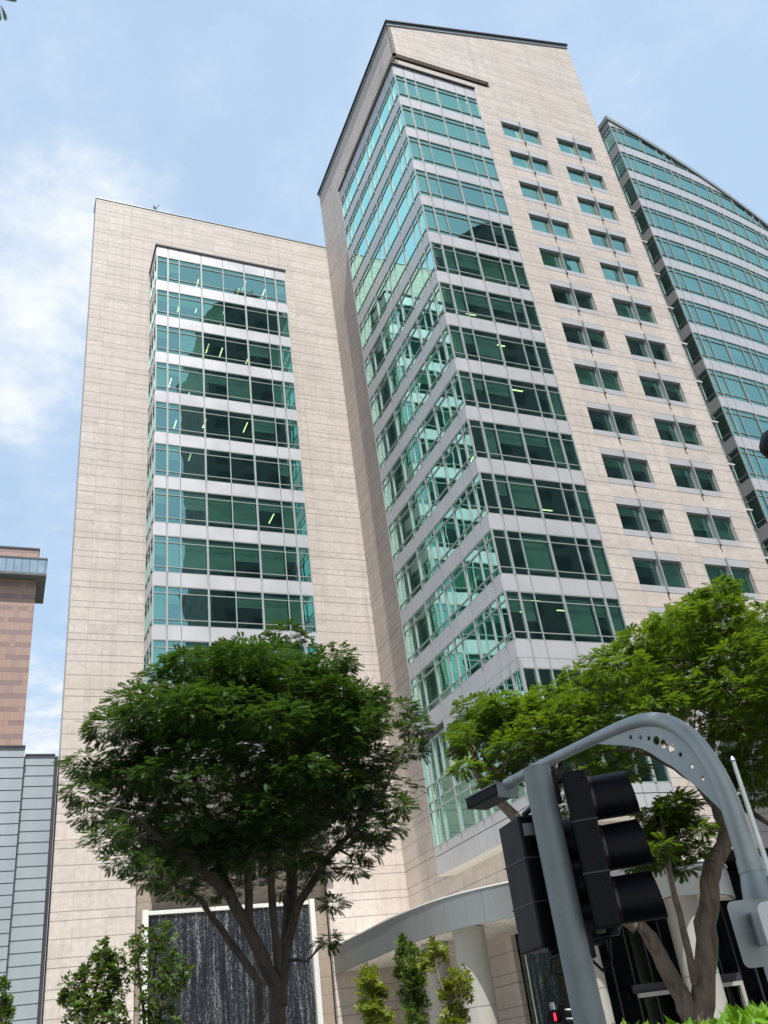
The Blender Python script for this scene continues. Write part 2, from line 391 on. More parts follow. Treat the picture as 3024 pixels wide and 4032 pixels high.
# flank, back and the lining of the slot under the roof
mb.box(21.63, 21.925, 1.4, 20.6, 0, 87.1); mb.box(1.39, 21.6, 20.3, 20.59, 0, 80.4)
mb.build('wall', M['granite'], B)
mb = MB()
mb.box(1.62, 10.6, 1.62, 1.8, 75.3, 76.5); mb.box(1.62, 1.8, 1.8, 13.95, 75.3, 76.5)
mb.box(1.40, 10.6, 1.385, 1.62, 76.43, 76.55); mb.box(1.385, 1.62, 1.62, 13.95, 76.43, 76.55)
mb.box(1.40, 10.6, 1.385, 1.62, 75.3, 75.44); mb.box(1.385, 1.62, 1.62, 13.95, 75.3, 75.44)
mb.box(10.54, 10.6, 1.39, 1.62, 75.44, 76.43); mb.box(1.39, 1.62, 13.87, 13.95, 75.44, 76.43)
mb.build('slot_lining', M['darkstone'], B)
# roof: shed rising to the right, grey edge with a dark cap
def roof_prism(u0, u1, w0, w1, za, zb):
    m = MB(); m.hexa([(u0, w0, roofB(u0)+za), (u1, w0, roofB(u1)+za), (u1, w1, roofB(u1)+za), (u0, w1, roofB(u0)+za),
                      (u0, w0, roofB(u0)+zb), (u1, w0, roofB(u1)+zb), (u1, w1, roofB(u1)+zb), (u0, w1, roofB(u0)+zb)]); return m
rf = roof_prism(1.0, 21.95, 1.0, 20.62, -.62, -.2).build('roof', M['roofmetal'], B)
roof_prism(.86, 22.02, .86, 20.7, -.2, -.04).build('roof_cap', M['darkmetal'], rf)
# strip windows
def blind(P, a, b, zs, zh, drop, parent, name='blind', off=-.22):
    m = MB(); top = zh-.5; m.pbox(P, a+.08, b-.08, off-.012, off, top-(top-zs-.45)*drop, top+.3); return m.build(name, M['blind'], parent)
nblind = 0
bl_marks = [(-s, t) for s, t in reversed(MARKL)]
for k in range(13):
    zs, zh = ZT-4*(k+1)+0.0, ZT-4*k-1.033
    g, f = MB(), MB()
    ribbon_glass(g, f, PBR, MARK, zs, zh); ribbon_glass(g, f, PBL, MARKL, zs, zh)
    rib = g.build('strip_window', M['glass'], B)
    f.build('frame', M['frame'], rib)
    for P, mk, pr in ((PBR, MARK, .6), (PBL, MARKL, .12)):
        for i in range(len(mk)-1):
            p = 1.0 if (k < 3 and P is PBR) else pr
            if nblind < 96 and random.random() < p:
                d = 1.0 if (k < 3 and P is PBR) else random.choice([.35, .45, .6, .8, 1, 1])
                blind(P, mk[i][0], mk[i+1][0], zs, zh, d, rib); nblind += 1
    if k in (3, 5, 6, 7, 8, 10, 11, 12):
        for q in range(random.choice([2, 3, 4])):
            m = MB()
            if random.random() < .5:
                x0 = random.uniform(1.0, 6.5); y0 = random.uniform(.9, 3.2); m.box(x0, x0+random.choice([.9, 1.2]), y0, y0+.13, zh+.03, zh+.07)
            else:
                y0 = random.uniform(2, 12); x0 = random.uniform(.9, 2.6); m.box(x0, x0+.13, y0, y0+1.2, zh+.03, zh+.07)
            m.build('ceiling_light', M['lamp'], rib)
for k in range(0, 14):
    m = MB(); z0, z1 = (ZT-1.033-4*k+4-4, ZT-4*k) if k else (71.1, 72.45)
    spandrel(m, PBR, MARK, z0+.005, z1-.005); spandrel(m, PBL, MARKL, z0+.005, z1-.005)
    m.build('spandrel_panel', M['spandrel'], B)
m = MB(); m.box(-.16, 7.78, -.16, 1.07, 72.46, 72.62); m.box(-.16, 1.07, 1.07, 13.42, 72.46, 72.62); m.build('bay_flashing', M['darkmetal'], B)
# bay end returns
m = MB(); m.box(7.69, 7.76, -.03, 1.07, 10.75, 72.45); m.box(-.03, 1.07, 13.33, 13.4, 10.75, 72.45); m.build('bay_return', M['spandrel'], B)
# lower double-height glazing of the bay
gl, fl, pl = MB(), MB(), MB()
for P, mk in ((PBR, MARK), (PBL, MARKL)):
    ss = [s for s, _ in mk]
    for i in range(len(ss)-1):
        for z0, z1 in ((15.97, 18.48), (14.98, 15.93), (14.43, 14.94), (12.36, 14.39)): glass_cell(gl, P, ss[i], ss[i+1], z0, z1)
        if ss[i+1]-ss[i] > 1.5:
            c = (ss[i]+ss[i+1])/2; fl.pbox(P, c-.04, c+.04, -.12, .04, 15.95, 18.5)
    for s, t in mk:
        w = .085 if t == 'T' else .045
        fl.pbox(P, s-w, s+w, -.12, .05, 12.33, 19.02)
    for zc in (18.5, 15.95, 14.96, 14.41, 12.34):
        fl.pbox(P, 0.02, ss[-1], -.11, .022, zc-.035, zc+.035)
    for nm_, z0, z1, pd in (('vent_panel', 18.54, 19.08, .02), ('sill_panel', 11.82, 12.30, .02), ('apron_panel', 10.75, 11.76, .05)):
        pl = MB(); spandrel(pl, P, mk, z0, z1, proud=pd); pl.build(nm_, M['spandrel'], B)
lw = gl.build('tall_window', M['glass'], B); fl.build('frame', M['frame'], lw)
m = MB(); m.box(-.02, 7.68, -.02, 1.07, 10.70, 10.78); m.box(-.02, 1.07, 1.07, 13.32, 10.70, 10.78); m.build('bay_soffit', M['white'], B)
lv = MB()
for z in np.arange(18.56, 19.0, .075): lv.pbox(PBL, 9.55, 13.3, .03, .06, z, z+.035)
lv.build('louvre', M['darkmetal'], B)
for i in range(len(MARKL)-1):
    blind(PBL, MARKL[i][0], MARKL[i+1][0], 12.3, 15.0, random.choice([.5, 1, .9]), lw)
# floors and core
for k in range(-1, 14):
    z1 = ZT-4*(k+1)-.02; m = MB(); 
    ring = [(.12, .12), (7.45, .12), (7.45, 1.42), (21.5, 1.42), (21.5, 20.5), (1.42, 20.5), (1.42, 13.05), (.12, 13.05)]; n = len(ring)
    m.add([(*p, z1-.98) for p in ring]+[(*p, z1) for p in ring], [tuple(range(n-1, -1, -1)), tuple(range(n, 2*n))]+[(i, (i+1) % n, (i+1) % n+n, i+n) for i in range(n)])
    m.build('floor_slab', M['ceiling'], B)
m = MB(); m.box(1.45, 21.4, 1.45, 20.3, 11.0, 12.2); m.build('floor_slab', M['ceiling'], B)
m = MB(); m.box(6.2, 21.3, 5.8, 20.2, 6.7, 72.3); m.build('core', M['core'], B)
# punched window pairs: one built, the others copied with their parts
def make_pair(u0, z0):
    pane = MB(); um = u0+1.94
    for a, b in ((u0+.05, um-.05), (um+.05, u0+3.8)):
        aa, bb = random.gauss(0, .004), random.gauss(0, .004)
        pane.poly([(s, SWV+.26+aa*(s-um)+bb*(z-z0-1.4), z) for s, z in ((a, z0+.44), (b, z0+.44), (b, z0+2.36), (a, z0+2.36))])
    w = pane.build('window', M['glass'], B)
    t = MB(); t.box(u0+.005, u0+3.845, SWV-.012, SWV+.3, z0+.005, z0+.44); t.build('sill_panel', M['spandrel'], w)
    t = MB(); t.box(u0+.005, u0+3.845, SWV-.012, SWV+.3, z0+2.38, z0+2.895); t.build('head_panel', M['spandrel'], w)
    fr = MB()
    for a, b in ((u0+.005, um-.045), (um+.045, u0+3.845)):
        fr.box(a, a+.06, SWV+.18, SWV+.3, z0+.44, z0+2.38); fr.box(b-.06, b, SWV+.18, SWV+.3, z0+.44, z0+2.38)
        fr.box(a+.06, b-.06, SWV+.19, SWV+.3, z0+.44, z0+.5); fr.box(a+.06, b-.06, SWV+.19, SWV+.3, z0+2.32, z0+2.38)
    fr.build('frame', M['frame'], w)
    fn = MB(); fn.box(um-.04, um+.04, SWV-.17, SWV+.32, z0-.06, z0+2.92); fn.build('fin', M['frame'], w)
    nb = MB(); nb.box(um-.05, um+.05, SWV-.19, SWV-.02, z0-.13, z0-.055); nb.build('fin_foot', M['darkmetal'], w)
    return w
protos = {}
for ci, (a, b) in enumerate(WIN):
    for k in range(15):
        z0 = 68.37-4*k
        if k == 0 and ci == 0: w = make_pair(a, z0); proto = w
        else:
            w = proto.copy(); COL.objects.link(w); w.parent = B; w.location = (a-WIN[0][0], 0, -4.0*k)
            for ch in proto.children:
                if ch.name.startswith('roller'): continue
                c = ch.copy(); COL.objects.link(c); c.parent = w
        dr = [1, 1, .5, .75, 1, 0, 0, .9, 0, .35, .3, .2, .5, .5, .5][k] if ci == 0 else [1, 1, .6, .2, .2, 1, .0, .3, .3, .3, .55, .9, .5, .5, .5][k]
        for (p, q) in ((.1, 1.86), (2.0, 3.76)):
            d = dr if random.random() < .8 else random.random()
            if d > .05:
                m = MB(); zz = 68.37+2.3-d*1.85
                m.box(WIN[0][0]+p, WIN[0][0]+q, SWV+.4, SWV+.412, zz, 68.37+2.4); m.build('roller_shade', M['blind'], w)
m = MB()
for a, b in ((10.9, 4), (16.9, 6), (17.5, 9)): pass
for a, zz in ((16.6, 45.0), (10.9, 49.0), (16.8, 41.0), (11.5, 57.0), (16.5, 37.0)):
    q = MB(); q.box(a, a+.12, 2.2, 3.4, zz-.72, zz-.66); q.box(a+.35, a+.47, 2.2, 3.4, zz-.72, zz-.66); q.build('ceiling_lamp', M['lamp'], B)
# lobby glass below the canopy
g = MB()
for i in range(9):
    glass_cell(g, lambda s, o, z: (s, 1.4-o, z), 1.4+i*1.05, 2.43+i*1.05, 0.1, 6.55)
for i in range(6):
    glass_cell(g, lambda s, o, z: (s, 4.6-o, z), 10.9+i*1.9, 12.77+i*1.9, 0.1, 9.0)
for i in range(4): glass_cell(g, lambda s, o, z: (1.35-o, s, z), 1.5+i*1.6, 3.07+i*1.6, .1, 6.5)
lg = g.build('lobby_glass', M['lobby'], B)
f = MB()
for i in range(10): f.box(1.38+i*1.05, 1.43+i*1.05, 1.36, 1.5, 0, 6.58)
for i in range(7): f.box(10.85+i*1.9, 10.9+i*1.9, 4.5, 4.7, 0, 9)
f.box(3.2, 9.6, 1.2, 1.35, 2.95, 3.3); f.box(9.3, 9.6, 1.2, 1.35, 0, 2.95)
f.build('mullion', M['darkmetal'], lg)
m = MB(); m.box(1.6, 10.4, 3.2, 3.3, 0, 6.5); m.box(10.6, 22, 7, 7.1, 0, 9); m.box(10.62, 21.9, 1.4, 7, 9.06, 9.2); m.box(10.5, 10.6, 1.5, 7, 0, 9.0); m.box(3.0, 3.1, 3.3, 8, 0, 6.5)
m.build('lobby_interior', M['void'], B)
m = MB(); m.box(3.3, 9.5, 1.02, 1.19, 2.75, 2.93); m.box(9.3, 9.5, 1.02, 1.19, 0, 2.75); m.build('door_portal', M['column'], B)

# ================================================================== GRANITE BLOCK (left)
A = empty('granite_block', PC, YAW, 'lower pink granite block with a projecting bay of eleven window strips', 'building')
WA, FA = 20.55, 17.2
AU0, AU1 = -16.4, -4.9
SA = lambda s, o, z: (s, WA-o, z)
PA = lambda s, o, z: (s, FA-o, z)
PAL = lambda s, o, z: (AU0-o, FA+s, z)
PAR = lambda s, o, z: (AU1+o, FA+s, z)
MA = [(AU0, 'e')]+[(AU0+x*.9583, t) for x, t in ((1, 'T'), (2, 't'), (4, 'T'), (6, 't'), (8, 'T'), (10, 't'), (11, 'T'))]+[(AU1, 'e')]
MS = [(0, 'e'), (1.0, 'T'), (2.1, 't'), (3.2, 'e')]
mb = MB(); wall_cells(mb, SA, (-21.4, 1.07), (0, 72.75), [(AU0+.2, AU1-.2, 19.2, 64.1), (-16.62, -4.55, 0, 14.6)], .3)
mb.box(-21.395, -21.1, 20.86, 22.3, 0, 72.74); mb.box(-21.1, 1.0, 22.0, 22.29, 0, 72.7)
mb.build('wall', M['granite'], A)
m = MB(); m.box(-21.46, 1.07, WA-.05, 22.35, 72.76, 72.86); m.build('roof_coping', M['roofmetal'], A)
m = MB(); m.box(-16.62, -4.55, WA+.55, WA+.7, 0, 14.6); m.box(-16.62, -4.55, WA+.31, WA+.55, 14.6, 14.75)
m.build('tiled_recess', M['granite_tile'], A)
nA = 0
for k in range(11):
    zs, zh = 60.13-4*k, 63.1-4*k
    g, f = MB(), MB()
    ribbon_glass(g, f, PA, MA, zs, zh); ribbon_glass(g, f, PAL, MS, zs, zh); ribbon_glass(g, f, PAR, MS, zs, zh)
    rib = g.build('strip_window', M['glass'], A); f.build('frame', M['frame'], rib)
    for i in range(len(MA)-1):
        if random.random() < (.3, .75, .85, .7, .4, .4, .75, .95, .75, .7, .7)[k]:
            blind(PA, MA[i][0], MA[i+1][0], zs, zh, random.choice([.25, .35, .5, .9, 1]), rib); nA += 1
    for q in range((4, 4, 3, 2, 4, 1, 1, 1, 2, 1, 1)[k]):
        m = MB(); x0 = random.uniform(-15.5, -6); y0 = random.uniform(18.0, 19.4); m.box(x0, x0+.1, y0, y0+random.uniform(.8, 1.5), zh+.03, zh+.07); m.build('ceiling_light', M['lamp'], rib)
for k in range(-1, 11):
    z0, z1 = (59.1-4*k, 60.13-4*k) if k >= 0 else (63.1, 64.3)
    m = MB()
    for P, mk in ((PA, MA), (PAL, MS), (PAR, MS)): spandrel(m, P, mk, z0+.005, z1-.005)
    m.build('spandrel_panel', M['spandrel'], A)
    m = MB(); m.box(AU0+.25, AU1-.25, FA+.15, 21.9, z0+.03, z0+.97); m.build('floor_slab', M['ceiling'], A)
m = MB(); m.box(AU0-.12, AU1+.12, FA-.12, WA-.01, 64.31, 64.45); m.build('bay_flashing', M['darkmetal'], A)
m = MB(); m.box(AU0, AU1, FA, WA-.01, 19.0, 19.09); m.build('bay_soffit', M['white'], A)
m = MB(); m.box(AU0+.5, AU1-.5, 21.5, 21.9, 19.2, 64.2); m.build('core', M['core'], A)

# ================================================================== CURVED GLASS TOWER (right)
Cc = empty('curved_glass_tower', PC, YAW, 'curved green glass office tower with a sloping roof behind the granite tower', 'building')
cw = lambda u: 3.03+.041*(u-26)+.0038*(u-26)**2
def PCU(s, o, z):
    u = 26+s; sl = .041+.0076*s; n = math.hypot(sl, 1); return (u+o*sl/n, cw(u)-o/n, z)
PCL = lambda s, o, z: (26-o, 3.03+s, z)
roofC = lambda s: 80.45-.325*s
zc_glass = lambda s: roofC(s)-.55
MC = [(0, 'e')]; x = .75; pat = [('T', .95), ('t', 1.95), ('T', 1.95), ('t', .95)]; i = 0
while x < 31:
    MC.append((x, pat[i % 4][0])); x += pat[i % 4][1]; i += 1
ML = [(0, 'e'), (1.2, 't'), (2.4, 'T'), (4.3, 't'), (6.2, 'T'), (8, 't'), (10, 'T'), (12, 'e')]
nC = 0
for k in range(13):
    zs, zh = 76.13-4*k, 79.1-4*k
    g, f = MB(), MB(); ribbon_glass(g, f, PCU, MC, zs, zh, zc_glass); ribbon_glass(g, f, PCL, ML, zs, zh)
    rib = g.build('strip_window', M['glass'], Cc); f.build('frame', M['frame'], rib)
    for i in range(len(MC)-1):
        if zc_glass(MC[i+1][0]) > zh and nC < 96 and random.random() < .6 and MC[i][0] < 20:
            blind(PCU, MC[i][0], MC[i+1][0], zs, zh, random.choice([.4, .8, 1, 1, 1]), rib, off=-.3); nC += 1
    m = MB(); spandrel(m, PCU, MC, zs-1.025, zs-.005, zc_glass); spandrel(m, PCL, ML, zs-1.025, zs-.005); m.build('spandrel_panel', M['spandrel'], Cc)
    m = MB(); z1, z0 = zs-.03, zs-.97
    pts = [(s, .0) for s in np.arange(.2, min(30, (80-zs)/.325), 1.0)]
    if len(pts) > 1:
        fr = [PCU(s, -.15, 0)[:2] for s, _ in pts]; poly = fr+[(fr[-1][0], 20), (fr[0][0], 20)]; n = len(poly)
        m.add([(*p, z0) for p in poly]+[(*p, z1) for p in poly], [tuple(range(n-1, -1, -1)), tuple(range(n, 2*n))]+[(i2, (i2+1) % n, (i2+1) % n+n, i2+n) for i2 in range(n)])
        m.build('floor_slab', M['ceiling'], Cc)
m = MB(); spandrel(m, PCL, ML, 79.1, 80.4); spandrel(m, PCU, MC, 79.1, 80.5, zc_glass); m.build('parapet_panel', M['spandrel'], Cc)
m = MB()
ss = np.arange(-.12, 31, 1.0)
for a, b in zip(ss[:-1], ss[1:]):
    p = [PCU(a, .14, roofC(a)-.55), PCU(b, .14, roofC(b)-.55), PCU(b, -12, roofC(b)-.55), PCU(a, -12, roofC(a)-.55),
         PCU(a, .14, roofC(a)), PCU(b, .14, roofC(b)), PCU(b, -12, roofC(b)), PCU(a, -12, roofC(a))]
    m.hexa(p)
m.build('roof', M['roofmetal'], Cc)
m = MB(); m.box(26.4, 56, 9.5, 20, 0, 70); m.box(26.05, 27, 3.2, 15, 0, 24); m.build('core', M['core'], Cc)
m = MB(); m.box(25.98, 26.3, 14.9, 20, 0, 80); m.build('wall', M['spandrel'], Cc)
m = MB(); P0 = MC[-1][0]
for a, b in zip(MC[:-1], MC[1:]): m.pbox(PCU, a[0], b[0], -.4, 0, 0, 24.1)
m.build('lower_wall', M['spandrel'], Cc)
# recessed link wall and cat ladder between the two towers
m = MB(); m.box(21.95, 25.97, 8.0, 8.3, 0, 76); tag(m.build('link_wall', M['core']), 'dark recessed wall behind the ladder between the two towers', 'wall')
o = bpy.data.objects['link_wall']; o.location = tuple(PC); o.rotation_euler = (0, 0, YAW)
L = empty('access_ladder', PC, YAW, 'long thin metal ladder in the gap beside the granite tower edge', 'ladder')
for a in (22.45, 23.325): m = MB(); m.box(a, a+.07, 2.2, 2.3, 19.8, 67.5); m.build('rail', M['frame'], L)
m = MB(); m.box(22.52, 23.32, 2.2, 2.28, 20, 20.07); r0_ = m.build('rung', M['frame'], L)
for i in range(1, 91): c = r0_.copy(); COL.objects.link(c); c.parent = L; c.location = (0, 0, .52*i)
m = MB(); m.box(22.0, 23.75, 2.05, 2.19, 24.3, 24.42); r0_ = m.build('bracket', M['white'], L)
for i in range(1, 11): c = r0_.copy(); COL.objects.link(c); c.parent = L; c.location = (0, 0, 4.0*i)

# ================================================================== ENTRANCE CANOPY
K = empty('entrance_canopy', PC, YAW, 'curved grey and white entrance canopy sweeping out over the doors', 'canopy')
ctrl = [(-4.5, 20.5), (-4.72, 16.5), (-4.82, 13.3), (-4.95, 10.2), (-4.81, 7.44), (-4.3, 4.36), (-2.86, 1.67), (-.4, -.45), (2.35, -1.27), (4.6, -1.44), (7.12, -1.24), (9.2, -.25), (10.64, 1.05)]
def catmull(c, n=8):
    c = [np.array(p, float) for p in c]; c = [2*c[0]-c[1]]+c+[2*c[-1]-c[-2]]; out = []
    for i in range(1, len(c)-2):
        for t in np.linspace(0, 1, n, endpoint=False):
            out.append(.5*((2*c[i])+(-c[i-1]+c[i+1])*t+(2*c[i-1]-5*c[i]+4*c[i+1]-c[i+2])*t*t+(-c[i-1]+3*c[i]-3*c[i+1]+c[i+2])*t**3))
    out.append(c[-2]); return out
cv = catmull(ctrl)
def offs(pts, d):
    out = []
    for i, p in enumerate(pts):
        t = pts[min(i+1, len(pts)-1)]-pts[max(i-1, 0)]; t = t/np.linalg.norm(t); out.append(p+np.array([-t[1], t[0]])*d)   # inwards (left of travel)
    return out
inn = offs(cv, .16)
m = MB(); acc = 0
for i in range(len(cv)-1):
    a, b, c, d = cv[i], cv[i+1], inn[i+1], inn[i]
    g = .012 if i % 13 == 6 else 0
    t = (b-a); a2 = a+t*0; b2 = b-t*(.05 if g else 0)
    m.hexa([(*a2, 6.62), (*b2, 6.62), (*c, 6.62), (*d, 6.62), (*a2, 8.10), (*b2, 8.10), (*c, 8.10), (*d, 8.10)])
e = cv[-1]; m.box(e[0]-.2, e[0]-.02, e[1]+.02, 4.5, 6.62, 8.1)
m.build('fascia', M['canopy'], K)
m = MB(); outp = offs(cv, -.05); inp = offs(cv, .3)
for i in range(len(cv)-1):
    a, b, c, d = outp[i], outp[i+1], inp[i+1], inp[i]
    m.hexa([(*a, 8.105), (*b, 8.105), (*c, 8.105), (*d, 8.105), (*a, 8.17), (*b, 8.17), (*c, 8.17), (*d, 8.17)])
m.build('edge_cap', M['white'], K)
m = MB(); pl_ = [tuple(p) for p in inn]+[(10.4, 4.4), (1.05, 4.4), (1.05, 20.4)]
n = len(pl_)
m.add([(*p, 6.74) for p in pl_], [tuple(range(n-1, -1, -1))]); m.add([(*p, 7.98) for p in pl_], [tuple(range(n))])
m.build('soffit', M['soffit'], K)
def colm(x, y, d, r, zt=6.7):
    p = at(x, y, d); q = p-PC; c = MB(); cx, cy = q@U, q@WV
    c.tube([(cx, cy, 0), (cx, cy, 2.2), (cx, cy, zt)], r, 28); o = c.build('column', M['column'], K, True)
    j = MB(); j.tube([(cx, cy, 3.30), (cx, cy, 3.32)], r+.004, 28); j.build('joint', M['darkmetal'], o, True)
colm(1880, 3900, 48.5, .78); colm(2330, 3900, 47.6, .72); colm(2775, 3900, 49.6, .85); colm(1735, 3920, 53.5, .72)

# ================================================================== WATER WALL
WW = empty('water_wall', PC, YAW, 'dark wall of falling water in a white frame behind the tree', 'fountain')
m = MB(); m.box(-15.95, -6.02, 20.25, 20.4, .4, 10.72); m.build('water_sheet', M['water'], WW)
m = MB(); m.box(-16.3, -15.95, 19.95, 20.5, 0, 11.0); m.box(-6.0, -5.68, 19.95, 20.5, 0, 11.0); m.box(-15.94, -6.01, 20.15, 20.5, 10.72, 10.95); m.build('frame', M['white'], WW, bevel=.02)
m = MB(); m.box(-16.4, -5.5, 16.2, 16.5, 0, .9); m.box(-16.4, -16.1, 16.5, 19.9, 0, .9); m.box(-5.8, -5.5, 16.5, 19.9, 0, .9); m.box(-13.8, -12.2, 17, 17.3, .9, 3.2); m.build('pool_kerb', M['white'], WW)

# ================================================================== GREY CLAD BUILDING and BROWN HOTEL
G = empty('grey_clad_building', PC, YAW, 'low grey metal clad building with stepped face at the left', 'building')
def clad(name, u0, u1, w0, ztop, z_off):
    m = MB(); z = ztop; m.box(u0, u1, w0+.06, w0+9, 0, ztop-.05); i = 0
    while z > .3:
        h = [.64, .64, .64, .72, .66, .66][i % 6]
        m.hexa([(u0+.0, w0, z-h+.045), (u1, w0, z-h+.045), (u1, w0+.055, z-h+.045), (u0, w0+.055, z-h+.045), (u0, w0+.03, z), (u1, w0+.03, z), (u1, w0+.055, z), (u0, w0+.055, z)])
        z -= h; i += 1
    return m.build(name, M['clad'], G)
m = clad('right_wall', -23.5, -21.72, 20.75, 20.5, 0)
clad('left_wall', -42, -23.53, 20.2, 20.85, .4)
m = MB(); m.box(-23.45, -21.7, 20.68, 21.5, 20.5, 20.6); m.box(-42, -23.5, 20.12, 21.2, 20.85, 20.96); m.build('roof_edge', M['darkmetal'], G)
m = MB(); m.box(-21.72, -21.5, 20.9, 23, 0, 20.5); m.build('shadow_gap', M['darkmetal'], G)  # dark strip filling the gap, its shade put into the colour
m = MB(); m.box(-24.9, -24.1, 20.14, 20.19, 5.9, 7.4); m.build('window', M['lobby'], G)

H = empty('brown_hotel', loc2w(-60, 200, 0), YAW-.02, 'distant brown panelled high-rise with a projecting glass skybox near its top', 'building')
m = MB(); m.box(0, 41.4, 0, 30, 0, 136.2); m.build('wall', M['hotel'], H)
m = MB(); m.box(-.2, 41.6, -.2, 30, 136.2, 136.7); m.build('roof_edge', M['darkmetal'], H)
gm = simple('skybox_glass', (.30, .38, .44), .12, .4, .15, .3)
m = MB(); m.box(0, 43.6, -3.0, 14, 127.2, 131.6); sb = m.build('glass_skybox', gm, H)
m = MB(); m.box(-.1, 43.8, -3.2, 14.2, 131.6, 132.0); m.box(-.1, 43.8, -3.2, 14.2, 126.5, 127.2); m.build('slab_edge', M['core'], sb)
m = MB()
for i in range(22): m.box(1.2+2*i, 1.3+2*i, -3.12, -3.0, 127.2, 131.6)
m.build('mullion', M['darkmetal'], sb)

# ================================================================== TOWERS ACROSS THE STREET (seen mirrored in the windows)
T1 = empty('opposite_tower', loc2w(1, -66, 0), YAW, 'tall dark tower with rounded crown mirrored in the left block windows', 'building')
m = MB(); m.box(1, 22, 0, 20, 0, 120); m.build('wall', M['opp1'], T1)
m = MB()
for r_, z0, z1 in ((9.5, 120, 126), (7.5, 126, 130), (5, 130, 133)): m.tube([(11.5, 10, z0), (11.5, 10, z1)], r_, 24)
m.build('crown', M['opp1'], T1)
T2 = empty('opposite_slab', loc2w(31, -66, 0), YAW, 'broad dark slab block mirrored in the windows beside the tower corner', 'building')
m = MB(); m.box(0, 46, 0, 20, 0, 110); m.build('wall', M['opp2'], T2)
m = MB(); m.tube([(18, 10, 110), (18, 10, 115)], 15, 30); m.tube([(18, 10, 115), (18, 10, 118)], 10, 30); m.build('crown', M['opp2'], T2)

T3 = empty('opposite_block', loc2w(-150, -95, 0), YAW, 'wide dark block across the street mirrored in the left face of the tower', 'building')
m = MB(); m.box(0, 90, 18, 36, 0, 190); m.build('wall', M['opp2'], T3)
m = MB(); m.box(10, 80, 20, 34, 190, 195); m.build('roof_plant', M['opp1'], T3)

# ================================================================== GROUND
def sheet(name, mat, x0, x1, y0, y1, z, local=True):
    m = MB()
    if local: m.box(x0, x1, y0, y1, z-.3, z)
    o = m.build(name, mat); o.location = tuple(PC); o.rotation_euler = (0, 0, YAW); return tag(o, kind='structure')
sheet('ground', M['earth'], -1500, 1500, -1500, 1500, -.16)
sheet('road', M['asphalt'], -300, 300, -36, -12, -.02)
sheet('pavement', M['paving'], -300, 300, -12, -7, .12); sheet('forecourt', M['paving'], -60, 60, -7, 40, .10)
sheet('near_pavement', M['paving'], -300, 300, -46, -36, .0)
m = MB()
for i in range(-30, 30): m.box(i*4, i*4+2, -24.1, -23.95, -.016, -.012)
o = m.build('road_marking', M['line']); o.location = tuple(PC); o.rotation_euler = (0, 0, YAW); tag(o, kind='structure')

# ================================================================== FOLIAGE
def pinnate_template(n=8, length=1.0, lw=.16, ll=.42, droop=.35, taper=True):
    """A feather-like leaf along +x: pairs of leaflets, 4 vertices each."""
    V = []
    for i in range(n):
        x = .12+.88*i/(n-1); sc = math.sin(math.pi*min(1, .25+.75*(1-i/(n-1)) if taper else .6))*.5+.55
        z0 = -droop*x*x
        for sd in (-1, 1):
            l = ll*sc; w = lw*sc
            V.append([(x, 0, z0), (x+l*.32-w*.5, sd*l*.5, z0-.03), (x+l*.55, sd*l, z0-.10), (x+l*.32+w*.7, sd*l*.45, z0-.03)])
    return np.array(V)*length            # (k,4,3)
def leaf_template(n=5, size=1.0, wr=.45, fold=.15):
    V = []
    for i in range(n):
        a = 2.4*i; t = .35+.5*i/n; d = np.array([math.cos(a)*(1-t*.4), math.sin(a)*(1-t*.4), .35*t]); d /= np.linalg.norm(d)
        s_ = np.cross(d, [0, 0, 1]); s_ /= np.linalg.norm(s_)+1e-9; b = d*.1
        V.append([b, b+d*.45+s_*wr*.5, b+d, b+d*.45-s_*wr*.5])
    return np.array(V)*size
def scatter(template, pos, dirs, ups, scale):
    """Place the template at pos with x along dirs."""
    d = dirs/np.linalg.norm(dirs, axis=1, keepdims=True); s = np.cross(ups, d); s /= np.linalg.norm(s, axis=1, keepdims=True)+1e-9; u = np.cross(d, s)
    T = template.reshape(-1, 3)
    P = pos[:, None, :]+scale[:, None, None]*(T[None, :, 0:1]*d[:, None, :]+T[None, :, 1:2]*s[:, None, :]+T[None, :, 2:3]*u[:, None, :])
    return P.reshape(-1, 3)
def leaf_object(name, verts, mat, parent):
    n = len(verts)//4; me = bpy.data.meshes.new(name)
    me.vertices.add(len(verts)); me.vertices.foreach_set('co', verts.astype(np.float32).ravel())
    me.loops.add(n*4); me.loops.foreach_set('vertex_index', np.arange(n*4, dtype=np.int32))
    me.polygons.add(n); me.polygons.foreach_set('loop_start', np.arange(0, n*4, 4, dtype=np.int32))
    try: me.polygons.foreach_set('loop_total', np.full(n, 4, np.int32))
    except Exception: pass
    me.update(calc_edges=True); me.validate()
    me.materials.append(mat); o = bpy.data.objects.new(name, me); COL.objects.link(o); o.parent = parent; return o

